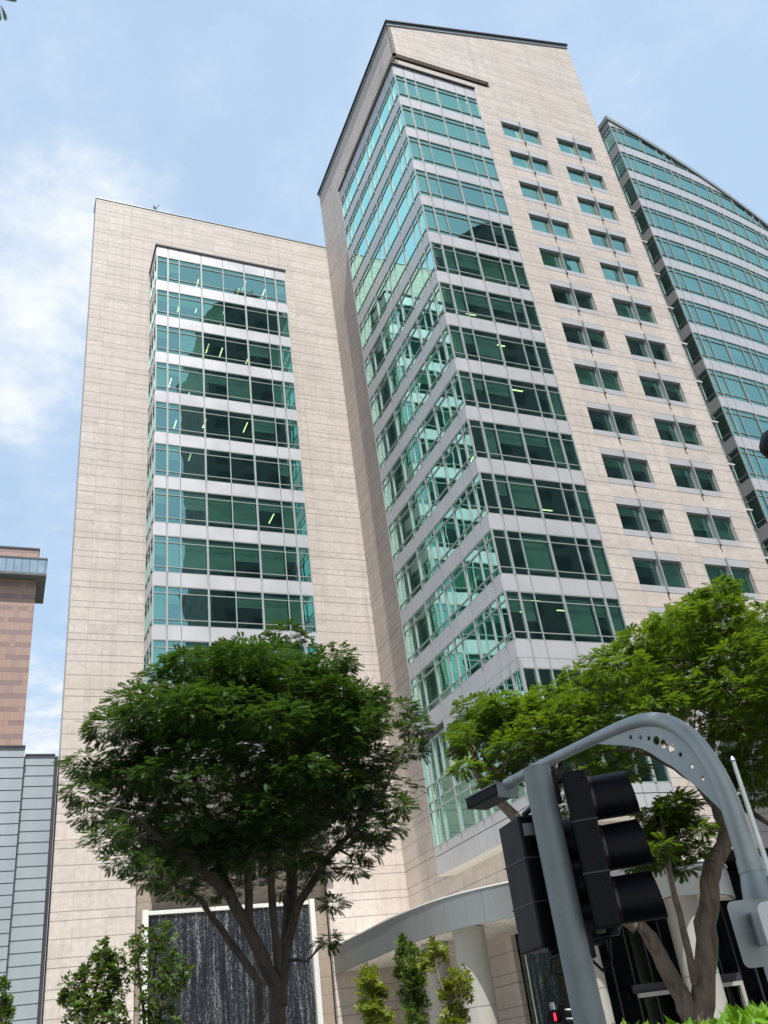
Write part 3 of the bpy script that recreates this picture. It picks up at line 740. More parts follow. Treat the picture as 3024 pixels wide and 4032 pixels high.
def clump_sprays(c, rx, rz, n, tier=True):
    """Spray positions over a flattened clump; leaves point outwards and slightly up at the top, hang at the bottom."""
    v = rng.normal(size=(n, 3)); v /= np.linalg.norm(v, axis=1, keepdims=True); r = rng.uniform(.35, 1, n)**.6
    p = v*r[:, None]*np.array([rx, rx, rz]); d = v.copy(); d[:, 2] = d[:, 2]*.25-.04; d += rng.normal(size=(n, 3))*np.array([.45, .45, .2])
    up = np.tile([0, 0, 1.0], (n, 1))+rng.normal(size=(n, 3))*.24
    return c+p, d, up
def nearest(nodes, p):
    a = np.array([q[0] for q in nodes]); d = np.linalg.norm(a-p, axis=1)+np.maximum(0, a[:, 2]-p[2])*1.5; return nodes[int(d.argmin())]
def grow(mbw, nodes, c, r_end=.012, bend=.25, side=7):
    q, rq = nearest(nodes, c); L_ = np.linalg.norm(c-q)
    mid = (q+c)/2+np.array([0, 0, -bend*L_*.35])+rng.normal(size=3)*.06*L_
    r0 = min(rq*.6, .02+.018*L_); pts = [q, q*.5+mid*.5+rng.normal(size=3)*.02*L_, mid, mid*.45+c*.55, c]
    rr = [r0, r0*.85, r0*.65, r0*.42, r_end]; mbw.tube(pts, rr, side, False)
    for p, r in zip(pts[1:], rr[1:]): nodes.append((np.array(p), r))
def limb(mbw, nodes, pts, rads, side=12):
    pts = [np.array(p, float) for p in pts]
    # smooth + slight wobble
    P = [pts[0]]; Rr = [rads[0]]
    for i in range(len(pts)-1):
        for t in (.33, .66, 1.0):
            q = pts[i]*(1-t)+pts[i+1]*t; r = rads[i]*(1-t)+rads[i+1]*t
            if t < 1: q = q+rng.normal(size=3)*r*.13
            P.append(q); Rr.append(r*(1+rng.normal()*.04))
    mbw.tube(P, Rr, side, True)
    for p, r in zip(P[2:], Rr[2:]): nodes.append((p, r))

PIN = pinnate_template(8, 1.0, .13, .46, .16)
# ---------------- the big dark tree, left of centre
TL = empty('round_dark_tree', at(1090, 4030, 20)*np.array([1, 1, 0]), 0, 'big dark green tree with round crown in front of the water wall', 'tree')
oTL = np.array(TL.location)
tb, nodes = MB(), []
D0 = 20.0
def q(x, y, d): return at(x, y, d)-oTL
base = q(1095, 4030, D0); base0 = base*1; base0[2] = 0
limb(tb, nodes, [base0, q(1093, 4030, D0), q(1090, 3860, D0)], [.21, .18, .165])
limb(tb, nodes, [q(1100, 3960, D0), q(1130, 3700, 20.2), q(1150, 3480, 20.4), q(1135, 3250, 20.6), q(1120, 3000, 20.8), q(1090, 2750, 21)], [.16, .145, .125, .10, .07, .03])
limb(tb, nodes, [q(1085, 3880, D0), q(1000, 3700, 19.7), q(900, 3520, 19.4), q(800, 3430, 19), q(640, 3310, 18.5), q(520, 3200, 18)], [.145, .125, .105, .085, .055, .025])
limb(tb, nodes, [q(930, 3570, 19.5), q(860, 3400, 20.2), q(830, 3240, 20.8), q(760, 3050, 21.3), q(690, 2850, 21.8)], [.09, .08, .065, .045, .02])
limb(tb, nodes, [q(985, 3680, 19.7), q(975, 3440, 19.5), q(960, 3200, 19), q(930, 3000, 18.6), q(880, 2800, 18.3)], [.09, .08, .065, .045, .02])
limb(tb, nodes, [q(1020, 4030, D0-.3), q(1020, 3870, D0-.3), q(930, 3740, D0-.3), q(840, 3620, 19.2), q(790, 3540, 18.7), q(660, 3460, 18)], [.085, .08, .07, .06, .045, .02])
limb(tb, nodes, [q(1130, 3720, 20.1), q(1180, 3550, 19.8), q(1290, 3380, 19.5), q(1400, 3260, 19.2), q(1520, 3100, 19), q(1590, 2950, 19)], [.10, .085, .07, .055, .04, .02])
limb(tb, nodes, [q(1100, 3820, 20), q(1075, 3600, 19.6), q(1060, 3350, 19.2), q(1090, 3200, 18.8), q(1200, 3000, 18.4), q(1300, 2850, 18.2)], [.09, .08, .07, .055, .04, .02])
limb(tb, nodes, [q(1140, 3350, 20.5), q(1240, 3150, 21), q(1340, 2950, 21.6), q(1400, 2750, 22)], [.075, .06, .045, .02])
limb(tb, nodes, [q(830, 3300, 20.6), q(740, 3180, 20), q(600, 3060, 19.6), q(450, 2960, 19.3)], [.05, .045, .03, .015])
cc = q(985, 3010, 20.0)
sem = np.array([3.22, 3.2, 2.65])
pos, dr_, ups = [], [], []
def addc(c, rx, rz, n):
    a, b, u_ = clump_sprays(np.array(c), rx, rz, n); pos.append(a); dr_.append(b); ups.append(u_)
n = 0
while n < 225:
    v = rng.normal(size=3); v /= np.linalg.norm(v); r = rng.uniform(.3, 1)**.5; p = v*r
    if p[2] < -.5 and (r < .6 or rng.random() < .25): continue
    # shallower, flatter top like the photograph
    c = cc+p*sem*np.array([1, 1, .95 if p[2] > 0 else 1.0]); c[2] += .35*p[0]*0
    grow(tb, nodes, c, .01); addc(c, rng.uniform(.38, .85), rng.uniform(.16, .36), int(rng.uniform(100, 190))); n += 1
for x, y, d, r in ((1130, 2500, 20.5, .5), (1100, 2570, 20.5, .6), (880, 2580, 20, .5), (720, 2620, 20, .6), (620, 2680, 20, .5), (1290, 2640, 20.5, .55), (1420, 2760, 20, .5), (1560, 2800, 19.6, .5), (1640, 2860, 19.4, .3), (1620, 2960, 19.4, .3), (430, 2860, 19, .55), (340, 3010, 18.8, .45), (330, 3120, 18.7, .4), (360, 3200, 18.7, .35),
                   (430, 3300, 18.4, .45), (480, 3390, 18.3, .35), (600, 3440, 18.3, .45), (700, 3500, 18.3, .35), (1440, 3340, 19.2, .4), (1490, 3260, 19, .45), (1400, 3420, 19.2, .3), (1290, 3700, 19.6, .22), (1310, 3560, 19.4, .2), (980, 3360, 19, .4), (870, 3330, 19, .45), (760, 3380, 18.7, .45), (1250, 3420, 19.4, .4), (1560, 3180, 19, .35)):
    c = q(x, y, d); grow(tb, nodes, c, .008); addc(c, r, r*.5, int(300*r))
tb.build('trunk', M['bark_dark'], TL, True)
pos = np.concatenate(pos); dr_ = np.concatenate(dr_); ups = np.concatenate(ups)
leaf_object('crown', scatter(PIN, pos, dr_, ups, rng.uniform(.09, .225, len(pos))), M['leaf_dark'], TL)

# ---------------- the bright tree on the right
TR = empty('spreading_bright_tree', at(2750, 4030, 17)*np.array([1, 1, 0]), 0, 'bright yellow green spreading tree with a pruned forked trunk at right', 'tree')
oTR = np.array(TR.location)
def q(x, y, d): return at(x, y, d)-oTR
tb, nodes = MB(), []
b0 = q(2765, 4100, 17); b0[2] = 0
limb(tb, nodes, [b0, q(2765, 4032, 17), q(2770, 3900, 17), q(2785, 3700, 17), q(2795, 3520, 17), q(2805, 3400, 17)], [.23, .205, .185, .175, .16, .15], 16)
limb(tb, nodes, [q(2800, 3430, 17), q(2850, 3330, 17.1), q(2852, 3240, 17.2), q(2820, 3170, 17.3), q(2740, 3070, 17.3), q(2660, 3020, 17.3), q(2560, 2970, 17.2), q(2440, 2945, 17)], [.145, .135, .12, .10, .08, .065, .045, .02], 14)
limb(tb, nodes, [q(2850, 3260, 17.2), q(2870, 3150, 17.4), q(2880, 3040, 17.6), q(2930, 2930, 17.8), q(2990, 2800, 18), q(3000, 2600, 18.2)], [.13, .12, .10, .085, .06, .03])
limb(tb, nodes, [q(2800, 3420, 17), q(2798, 3370, 16.95)], [.13, .115], 12)
limb(tb, nodes, [q(2740, 4060, 17), q(2690, 3930, 16.9), q(2610, 3790, 16.8), q(2560, 3690, 16.7), q(2500, 3630, 16.6)], [.16, .145, .13, .11, .095], 14)
limb(tb, nodes, [q(2510, 3650, 16.6), q(2380, 3540, 16.5), q(2270, 3460, 16.4), q(2150, 3330, 16.3), q(2040, 3230, 16.2), q(1960, 3150, 16.2), q(1890, 3080, 16.2)], [.12, .11, .105, .10, .095, .085, .07])
limb(tb, nodes, [q(1960, 3150, 16.2), q(1875, 3050, 16.2), q(1865, 2950, 16.3), q(1880, 2860, 16.4)], [.075, .06, .05, .02])
limb(tb, nodes, [q(2150, 3330, 16.3), q(2190, 3150, 16.6), q(2210, 2980, 17), q(2260, 2800, 17.4)], [.07, .06, .045, .02])
limb(tb, nodes, [q(2735, 3870, 16.8), q(2700, 3700, 16.5), q(2665, 3560, 16.3), q(2640, 3450, 16.2), q(2620, 3320, 16.1), q(2600, 3200, 16)], [.06, .055, .05, .042, .03, .015])
limb(tb, nodes, [q(2700, 3050, 17.3), q(2690, 2900, 17.6), q(2640, 2750, 18), q(2600, 2600, 18.3)], [.075, .06, .045, .02])
limb(tb, nodes, [q(2800, 3140, 17.3), q(2800, 2950, 17.6), q(2820, 2750, 17.8), q(2840, 2500, 18)], [.08, .065, .05, .02])
limb(tb, nodes, [q(2870, 3150, 17.4), q(2960, 3200, 17), q(3060, 3270, 16.7)], [.07, .05, .03])
pos, dr_, ups = [], [], []
CL = [(2840, 2320, 45), (2830, 2380, 60), (2720, 2400, 85), (2620, 2450, 80), (2870, 2440, 95), (2960, 2490, 95), (2500, 2520, 80), (2600, 2550, 100), (2750, 2530, 110), (2900, 2580, 110), (3010, 2620, 100),
      (2400, 2590, 90), (2290, 2660, 80), (2170, 2740, 75), (2090, 2800, 60), (1870, 2780, 95), (1960, 2790, 70), (1830, 2850, 60), (1950, 2860, 80), (1870, 2940, 80), (2060, 2930, 95), (2150, 2870, 100), (1990, 3000, 60), (2110, 3000, 70),
      (2250, 2920, 95), (2340, 2830, 110), (2230, 2790, 90), (2440, 2700, 110), (2560, 2690, 110), (2690, 2680, 115), (2840, 2720, 110), (2980, 2760, 100), (2480, 2810, 85), (2600, 2790, 85), (2760, 2800, 75), (2900, 2850, 90), (3010, 2900, 80), (2340, 2960, 55), (2420, 3010, 50), (2470, 2950, 45),
      (2560, 2880, 60), (2960, 3010, 65), (3040, 2780, 90), (3050, 2560, 100), (2640, 3180, 55), (2560, 3200, 50), (2600, 3260, 60), (2530, 3310, 45), (2660, 3320, 50), (2600, 3400, 45), (2520, 3410, 35), (2690, 3420, 30), (2760, 3270, 35), (2720, 3230, 30), (2740, 3340, 30), (2980, 3130, 45), (2900, 3160, 30), (1940, 3080, 40), (1830, 3020, 40), (2240, 3080, 50), (2215, 3180, 45), (2250, 3260, 45), (2400, 3080, 50), (2330, 3040, 55), (1990, 3080, 50), (2480, 3030, 50), (2640, 3230, 60), (2590, 3340, 55), (2860, 3010, 60), (2960, 3060, 55), (2710, 2960, 35)]
for x, y, r in CL:
    reps = 3 if r > 90 else 2 if r > 50 else 1
    for k in range(reps):
        d = 17+(rng.uniform(-1.7, 1.9) if y < 3120 else -.7+rng.normal()*.3)
        jx, jy = (rng.normal(size=2)*r*.42) if k else (0, 0)
        c = q(x+jx, y+jy, d); rm = r*.0049*rng.uniform(.8, 1.1)
        grow(tb, nodes, c, .008); a, b_, u_ = clump_sprays(c, rm*1.1, rm*.42, int(30+330*rm)); pos.append(a); dr_.append(b_); ups.append(u_)
tb.build('trunk', M['bark'], TR, True)
pos = np.concatenate(pos); dr_ = np.concatenate(dr_); ups = np.concatenate(ups)
leaf_object('crown', scatter(PIN, pos, dr_, ups, rng.uniform(.08, .20, len(pos))), M['leaf_bright'], TR)

# ---------------- shrubs and small trees
LT5 = leaf_template(6, 1.0, .5)
def shrub(name, label, cat, base, d, stems, clumps, mat, leaf, dens, bmat, group=None):
    o = empty(name, at(*base, d)*np.array([1, 1, 0]), 0, label, cat, group); oo = np.array(o.location)
    w = MB(); nodes = []
    for st in stems:
        pts = [at(x, y, d)-oo for x, y in st]; p0 = pts[0].copy(); p0[2] = 0
        limb(w, nodes, [p0]+pts, list(np.linspace(.06, .018, len(pts)+1)), 8)
    P, D, U_ = [], [], []
    for x, y, r in clumps:
        for k in range(2):
            c = at(x+rng.normal()*r*.3, y+rng.normal()*r*.3, d+rng.normal()*r*d/F*.8)-oo; rm = r*d/F*1.05; grow(w, nodes, c, .005, side=5)
            n = int(dens*rm*rm)+8; v = rng.normal(size=(n, 3)); v /= np.linalg.norm(v, axis=1, keepdims=True)
            P.append(c+v*(rng.uniform(.2, 1, n)**.5)[:, None]*rm); D.append(v+rng.normal(size=(n, 3))*.5+np.array([0, 0, .1])); U_.append(np.tile([0, 0, 1.], (n, 1))+rng.normal(size=(n, 3))*.4)
    w.build('stem', bmat, o, True)
    P, D, U_ = map(np.concatenate, (P, D, U_)); leaf_object('foliage', scatter(LT5, P, D, U_, rng.uniform(.7, 1.2, len(P))*leaf), mat, o)
shrub('small_leafy_tree', 'bushy small tree in front of the left granite wall', 'shrub', (380, 4032), 27, [[(360, 4032), (370, 3930), (395, 3820), (400, 3740)], [(400, 4032), (440, 3920), (470, 3840)], [(350, 4032), (310, 3930), (290, 3880)]],
      [(400, 3740, 32), (390, 3790, 36), (455, 3790, 36), (480, 3850, 36), (420, 3850, 50), (350, 3850, 48), (300, 3880, 42), (270, 3920, 28), (380, 3910, 52), (450, 3920, 46), (320, 3960, 40), (400, 3990, 48), (470, 3990, 34), (300, 4010, 36), (380, 4050, 50), (245, 3925, 14)], M['leaf_shrub'], .13, 150, M['bark_dark'])
shrub('slender_leafy_tree', 'taller loose small tree overlapping the white frame of the water wall', 'shrub', (610, 4032), 26, [[(590, 4032), (600, 3900), (610, 3780), (630, 3690)], [(625, 4032), (640, 3900), (670, 3800)], [(570, 4032), (555, 3900), (540, 3760)]],
      [(640, 3670, 32), (590, 3700, 38), (530, 3730, 30), (670, 3730, 38), (600, 3770, 44), (530, 3800, 34), (700, 3800, 34), (650, 3830, 42), (560, 3860, 30), (720, 3830, 22), (640, 3910, 44), (590, 3950, 36), (690, 3910, 30), (660, 3990, 42), (590, 4030, 40), (720, 3880, 16), (640, 4060, 40)], M['leaf_shrub'], .12, 110, M['bark_dark'])
shrub('columnar_shrub', 'short columnar shrub left of the three beside the canopy', 'shrub', (1480, 4032), 30, [[(1485, 4032), (1475, 3930), (1460, 3840)]],
      [(1460, 3835, 26), (1440, 3870, 30), (1480, 3890, 28), (1450, 3920, 34), (1490, 3950, 30), (1440, 3970, 28), (1480, 4000, 36), (1460, 4040, 36), (1510, 3910, 14), (1520, 4010, 18)], M['leaf_lime'], .15, 150, M['bark'], 'clipped shrubs by the canopy')
shrub('columnar_shrub', 'tallest glossy columnar shrub in the middle of the three by the canopy', 'shrub', (1630, 4032), 30, [[(1640, 4032), (1625, 3900), (1600, 3760)]],
      [(1580, 3705, 12), (1590, 3740, 28), (1630, 3760, 24), (1580, 3790, 30), (1620, 3820, 36), (1600, 3870, 36), (1650, 3890, 34), (1620, 3940, 40), (1660, 3950, 26), (1630, 4000, 42), (1650, 4050, 42), (1570, 3830, 16)], M['leaf_shrub'], .15, 170, M['bark_dark'], 'clipped shrubs by the canopy')
shrub('pompom_tree', 'yellow green pompom tree right of the three by the canopy', 'shrub', (1760, 4032), 29, [[(1770, 4032), (1755, 3930), (1725, 3840), (1715, 3780)], [(1760, 3960), (1790, 3900), (1800, 3860)], [(1765, 4032), (1790, 3980), (1800, 3990)]],
      [(1715, 3750, 30), (1690, 3780, 26), (1745, 3765, 26), (1670, 3800, 16), (1800, 3850, 34), (1840, 3870, 28), (1770, 3880, 20), (1790, 3910, 34), (1830, 3920, 26), (1795, 3990, 32), (1760, 4020, 32), (1830, 4000, 14), (1740, 3925, 12), (1800, 4045, 30)], M['leaf_lime'], .13, 190, M['bark'], 'clipped shrubs by the canopy')
shrub('thin_sapling', 'thin pale sapling at the far left edge', 'shrub', (0, 4032), 24, [[(0, 4032), (5, 3950), (15, 3900)]], [(0, 3880, 20), (25, 3960, 18), (5, 3940, 24), (30, 3985, 14), (0, 4010, 30)], M['leaf_shrub'], .12, 60, M['bark'])
# hedge at lower right: broad leaves on a raised planter
hd = empty('broad_leaf_hedge', at(2760, 4032, 9)*np.array([1, 1, 0]), 0, 'sunlit hedge of broad glossy leaves at the lower right corner', 'hedge'); oo = np.array(hd.location)
P, D, U_ = [], [], []
for x in np.arange(2440, 3120, 11):
    top = 3990 if x > 2700 else 4008
    if x > 2860: top = 3930
    for k in range(8):
        c = at(x+rng.normal()*12, top+104+rng.uniform(-14, 100), 9+rng.uniform(-.4, .9))-oo; P.append(c); a = rng.uniform(0, 6.28); D.append([math.cos(a)*.8, math.sin(a)*.8, rng.uniform(.1, 1.1)]); U_.append([math.cos(a+1.5)*.6, math.sin(a+1.5)*.6, .6])
P, D, U_ = map(np.array, (P, D, U_)); leaf_object('foliage', scatter(leaf_template(4, 1.0, .40), P, D, U_, rng.uniform(.10, .21, len(P))), M['leaf_hedge'], hd)
a, b = at(2380, 4032, 9.2)-oo, at(3150, 4032, 9.2)-oo
m = MB(); t = (b-a); t[2] = 0; t /= np.linalg.norm(t); nrm = np.array([-t[1], t[0], 0]); a[2] = b[2] = 0
c4 = [a-nrm*.5, b-nrm*.5, b+nrm*.9, a+nrm*.9]; m.hexa([tuple(p) for p in c4]+[tuple(p+np.array([0, 0, 1.1])) for p in c4]); m.build('planter', M['paving'], hd)

# overhanging street tree above the photographer (its dark leaf tip shows in the top-left corner)
OT = empty('overhanging_tree', (-4.2, -2.2, 0), 0, 'dark leaf tip of an overhanging tree in the top left corner', 'tree'); oo = np.array(OT.location)
tb, nodes = MB(), []
limb(tb, nodes, [(0, 0, 0), (.1, .1, 3), (.3, .3, 6), (.9, .7, 8.2)], [.35, .3, .26, .2]); limb(tb, nodes, [(.3, .3, 6), (2.5, 1.5, 9.2), (4.8, 2.6, 10.6), (7, 3.6, 11.4)], [.2, .15, .1, .04])
limb(tb, nodes, [(.9, .7, 8.2), (-1.5, 1.2, 10), (-3, 1.5, 11)], [.15, .1, .04])
pos, dr_, ups = [], [], []
for k in range(130):
    c = np.array([rng.uniform(-4, 9), rng.uniform(-4, 4.4), rng.uniform(10.4, 12.5)]) if k < 50 else np.array([rng.uniform(3.0, 7.2), rng.uniform(1.2, 5.6), rng.uniform(10.8, 13)])  # second batch: unseen clumps added to shade the signal pole and mast
    if math.hypot(c[0]-4.2, c[1]-2.2) > (c[2]-1.6-.5)/1.95 and c[1] > 2.2: continue
    grow(tb, nodes, c, .01)
    a, b_, u_ = clump_sprays(c, rng.uniform(.7, 1.1), .35, 34); pos.append(a); dr_.append(b_); ups.append(u_)
c = at(-14, -10, 4.2)-oo; grow(tb, nodes, c, .01); a, b_, u_ = clump_sprays(c, .045, .045, 10); pos.append(a); dr_.append(b_); ups.append(u_)
tb.build('trunk', M['bark_dark'], OT, True)
pos, dr_, ups = map(np.concatenate, (pos, dr_, ups)); sc = rng.uniform(.35, .55, len(pos)); sc[-10:] = .09
leaf_object('crown', scatter(PIN, pos, dr_, ups, sc), M['leaf_dark'], OT)

# ================================================================== TRAFFIC SIGNAL
pp = at(2113, 3030, 5.5)
SP = empty('traffic_signal', (pp[0], pp[1], 0), 0, 'grey pole carrying two black three-lamp traffic signals seen from behind', 'traffic signal')
ztop = pp[2]
m = MB(); m.tube([(0, 0, 0), (0, 0, 1.5), (0, 0, ztop)], .083, 32); m.tube([(0, 0, ztop), (0, 0, ztop+.012)], .076, 32); m.build('pole', M['polegrey'], SP, True)
def visor(mb, c, ax, r, length, side_up=np.array([0, 0, 1.0])):
    """A cowl: tube open at the bottom third, slightly longer on top."""
    ax = ax/np.linalg.norm(ax); s = np.cross(ax, side_up); s /= np.linalg.norm(s); u = np.cross(s, ax)
    n = 26; ring = []
    for lay, (rr, tt) in enumerate(((r, 0), (r*1.02, 1), (r*1.02-.006, 1), (r-.006, 0))):
        row = []
        for k in range(n):
            th = 2*math.pi*k/(n-1); ln = 0
            if tt: ln = length*(1.0-.07*math.sin(th))
            row.append(c+ax*ln+rr*(math.cos(th)*s+math.sin(th)*u))
        ring.append(row)
    o = len(mb.v); mb.v += [tuple(p) for row in ring for p in row]
    for l in range(3):
        for k in range(n-1): mb.f.append((o+l*n+k, o+l*n+k+1, o+(l+1)*n+k+1, o+(l+1)*n+k))
def signal(ctr, az, zt, zb, lamps, wd=.31, dp=.14, first=True):
    ax = np.array([math.sin(az), math.cos(az), 0]); s = np.array([ax[1], -ax[0], 0]); h = empty('head', (0, 0, 0)); h.parent = SP
    bpy.data.objects.remove(h)
    m = MB(); c = np.array([ctr[0], ctr[1], 0])
    p = [c-ax*dp/2-s*wd/2, c+ax*dp/2-s*wd/2, c+ax*dp/2+s*wd/2, c-ax*dp/2+s*wd/2]
    m.hexa([tuple(v+np.array([0, 0, zb])) for v in p]+[tuple(v+np.array([0, 0, zt])) for v in p])
    hd_ = m.build('signal_head', M['black'], SP, bevel=.012)
    n = 3; step = (zt-zb)/n
    for i in range(n):
        zc = zt-step*(i+.5); v = MB(); cc_ = c+ax*dp/2+np.array([0, 0, zc])
        visor(v, cc_, ax, .122, .235 if dp < .2 else .185); v.build('visor', M['black'], hd_, True)
        v = MB(); v.tube([cc_-ax*.01, cc_+ax*.018], .125, 26); v.tube([cc_+ax*.018, cc_+ax*.03], .105, 26); v.build('lens', lamps[i], hd_, True)
    for zc in (zt-.02, zb+.02):
        v = MB(); v.tube([c+ax*.02+np.array([0, 0, zc]), c+ax*.02+np.array([0, 0, zc+(.05 if zc > (zt+zb)/2 else -.05)])], .035, 14)
        v.build('mount_knuckle', M['black'], hd_, True)
    return hd_
dl = simple('unlit_lens', (.03, .012, .012), .25)
h1 = at(2325, 3350, 5.5)-np.array(SP.location); h2 = at(2118, 3480, 5.76)-np.array(SP.location)
z1t, z1b = at(2310, 3050, 5.5)[2], at(2380, 3665, 5.5)[2]
H1 = signal(h1, RAD(97), z1t, z1b, [dl, dl, dl])
z2t, z2b = at(2040, 3225, 5.66)[2], at(2090, 3745, 5.66)[2]
H2 = signal(h2, RAD(70), z2t, z2b, [dl, dl, dl], dp=.24)
for hh, zz, dz in ((h1, z1t-.02, .02), (h1, z1b-.045, .02), (h2, z2t+.06, -.02), (h2, z2b-.04, 0)):
    m = MB(); m.tube([(0, 0, zz), (hh[0], hh[1], zz+dz)], .017, 10); m.build('bracket_arm', M['black'], SP, True)
for zz in (z1t-.04, z1b-.03): m = MB(); m.box(.075, .105, -.03, .03, zz-.09, zz+.09); m.build('pole_clamp', M['black'], SP)
# small maker's plate on the left head
st = at(2018, 3258, 5.52)-np.array(SP.location)
m = MB(); ax = np.array([math.sin(RAD(70)), math.cos(RAD(70)), 0]); s = np.array([ax[1], -ax[0], 0])
bc = np.array([h2[0], h2[1], 0])+s*.1555; px_ = [bc-ax*.10, bc-ax*.035]; s = -s; ax, s = -s, ax
m.hexa([tuple(px_[0]+[0, 0, z2t-.115]), tuple(px_[1]+[0, 0, z2t-.115]), tuple(px_[1]-ax*.003+[0, 0, z2t-.115]), tuple(px_[0]-ax*.003+[0, 0, z2t-.115]),
        tuple(px_[0]+[0, 0, z2t-.045]), tuple(px_[1]+[0, 0, z2t-.045]), tuple(px_[1]-ax*.003+[0, 0, z2t-.045]), tuple(px_[0]-ax*.003+[0, 0, z2t-.045])])
m.build('sticker', M['signback'], H2)

for zz in (z1b-.03, z1t-.04):
    m = MB(); m.tube([(0, 0, zz-.008), (0, 0, zz+.008)], .0845, 32); m.build('steel_band', M['polegrey'], SP, True)
m = MB(); m.tube([(.07, .07, z1b-.1), (.14, .1, z1b-.18), (h1[0]-.02, h1[1]+.02, z1b-.14), (h1[0], h1[1], z1b)], .009, 8); m.build('cable', M['black'], SP, True)
m = MB(); m.tube([(-.03, .09, z2b-.02), (.0, .12, z2b-.16), (h2[0]-.02, h2[1], z2b-.12), (h2[0], h2[1], z2b)], .009, 8); m.build('cable', M['black'], SP, True)
for hd_, hh, az, zt_, zb_, dp in ((H1, h1, 97, z1t, z1b, .14), (H2, h2, 70, z2t, z2b, .24)):
    ax = np.array([math.sin(RAD(az)), math.cos(RAD(az)), 0]); s = np.array([ax[1], -ax[0], 0]); c = np.array([hh[0], hh[1], 0])
    for k in (1, 2):
        z = zt_-(zt_-zb_)*k/3; p = [c-ax*(dp/2+.004)-s*.159, c+ax*(dp/2+.004)-s*.159, c+ax*(dp/2+.004)+s*.159, c-ax*(dp/2+.004)+s*.159]
        m = MB(); m.hexa([tuple(v+np.array([0, 0, z-.004])) for v in p]+[tuple(v+np.array([0, 0, z+.004])) for v in p]); m.build('section_seam', M['darkmetal'], hd_)
    for k in range(3):
        z = zt_-(zt_-zb_)*(k+.5)/3
        for dz in (-.1, .1):
            m = MB(); q0 = c+s*.15+ax*(dp/2-.03)+np.array([0, 0, z+dz]); m.tube([q0, q0+s*.018], .011, 8); m.build('latch', M['black'], hd_, True)

# pedestrian signal across the road, its red lamp lit
dd = 20.0; p0 = at(2213, 4000, dd)
PS = empty('pedestrian_signal', (p0[0], p0[1], 0), 0, 'small far signal with a glowing red lamp left of the grey pole', 'traffic signal'); po = np.array(PS.location)
m = MB(); pq = at(2290, 4000, dd)-po; m.tube([(pq[0], pq[1], 0), (pq[0], pq[1], p0[2]+.25)], .07, 16); m.build('pole', M['galv'], PS, True)
m = MB(); m.box(-.07, .05, -.16, .16, p0[2]-.5, p0[2]+.19); m.build('housing', M['black'], PS, bevel=.01)
m = MB()
for y in (3977, 4013): e0 = at(2225, y, dd)-po; e1 = at(2290, y, dd)-po; m.tube([e0, e1], .025, 10)
m.build('bracket', M['galv'], PS, True)
vd = np.array([-.62, -.78, 0]); c = at(2185, 4003, dd-.15)-po
m = MB(); m.tube([c-vd*.1, c+vd*.06], .12, 20); m.build('lens_hood', M['black'], PS, True)
c2 = c+vd*.062; sx = np.cross(vd, [0, 0, 1]); m = MB(); e = c2-sx*.045
for zz in (0,):
    m.hexa([tuple(e-sx*.022+[0, 0, -.07]), tuple(e+sx*.022+[0, 0, -.07]), tuple(e+sx*.022+vd*.01+[0, 0, -.07]), tuple(e-sx*.022+vd*.01+[0, 0, -.07]),
            tuple(e-sx*.022+[0, 0, .06]), tuple(e+sx*.022+[0, 0, .06]), tuple(e+sx*.022+vd*.01+[0, 0, .06]), tuple(e-sx*.022+vd*.01+[0, 0, .06])])
m.build('red_lamp', M['red'], PS)
m = MB(); w0 = at(2176, 3970, dd)-po; m.box(w0[0]-.045, w0[0]+.045, w0[1]-.01, w0[1]+.01, w0[2]-.1, w0[2]+.1); m.build('white_plate', M['signwhite'], PS)
# folded white plate on its bracket right of the pole
m = MB(); w1 = at(2310, 3999, dd-1)-po; w2 = at(2362, 3985, dd-1)-po; m.tube([w1, w2], .03, 10); w3 = at(2366, 3978, dd-1)-po; m.box(w3[0]-.02, w3[0]+.02, w3[1]-.25, w3[1]+.25, w3[2]-.6, w3[2]); m.build('side_plate', M['signwhite'], PS)

# ================================================================== CURVED LAMP MAST with perforated gusset
az0 = RAD(17.65); P0 = 6.5*np.array([math.sin(az0), math.cos(az0)]); Hh = RAD(-40); hv = np.array([math.sin(Hh), math.cos(Hh)])
MS_ = empty('curved_lamp_mast', (P0[0], P0[1], 0), 0, 'galvanised curved mast with perforated gusset carrying a flat black lamp', 'street lamp')
def mp(s, z): return (hv[0]*s, hv[1]*s, z)
prof = [(-.0, 2.30), (0, 2.56), (.01, 2.82), (.055, 3.05), (.15, 3.27), (.30, 3.42), (.48, 3.495), (.72, 3.515), (1.08, 3.508), (1.54, 3.49), (1.96, 3.46)]
pr = catmull(prof, 6)
rad = [max(.034, .075-.034*min(1, i/len(pr)*1.25)) for i in range(len(pr))]
m = MB(); m.tube([mp(*p) for p in pr], rad, 22); m.build('arm', M['galv'], MS_, True)
m = MB(); m.tube([mp(0, 0), mp(0, 1.7), mp(0, 2.18)], .105, 24); m.tube([mp(0, 2.18), mp(0, 2.27), mp(0, 2.34)], [.105, .092, .078], 24); m.tube([mp(0, 2.34), mp(0, 2.42)], [.082, .078], 24); m.build('pole', M['galv'], MS_, True)
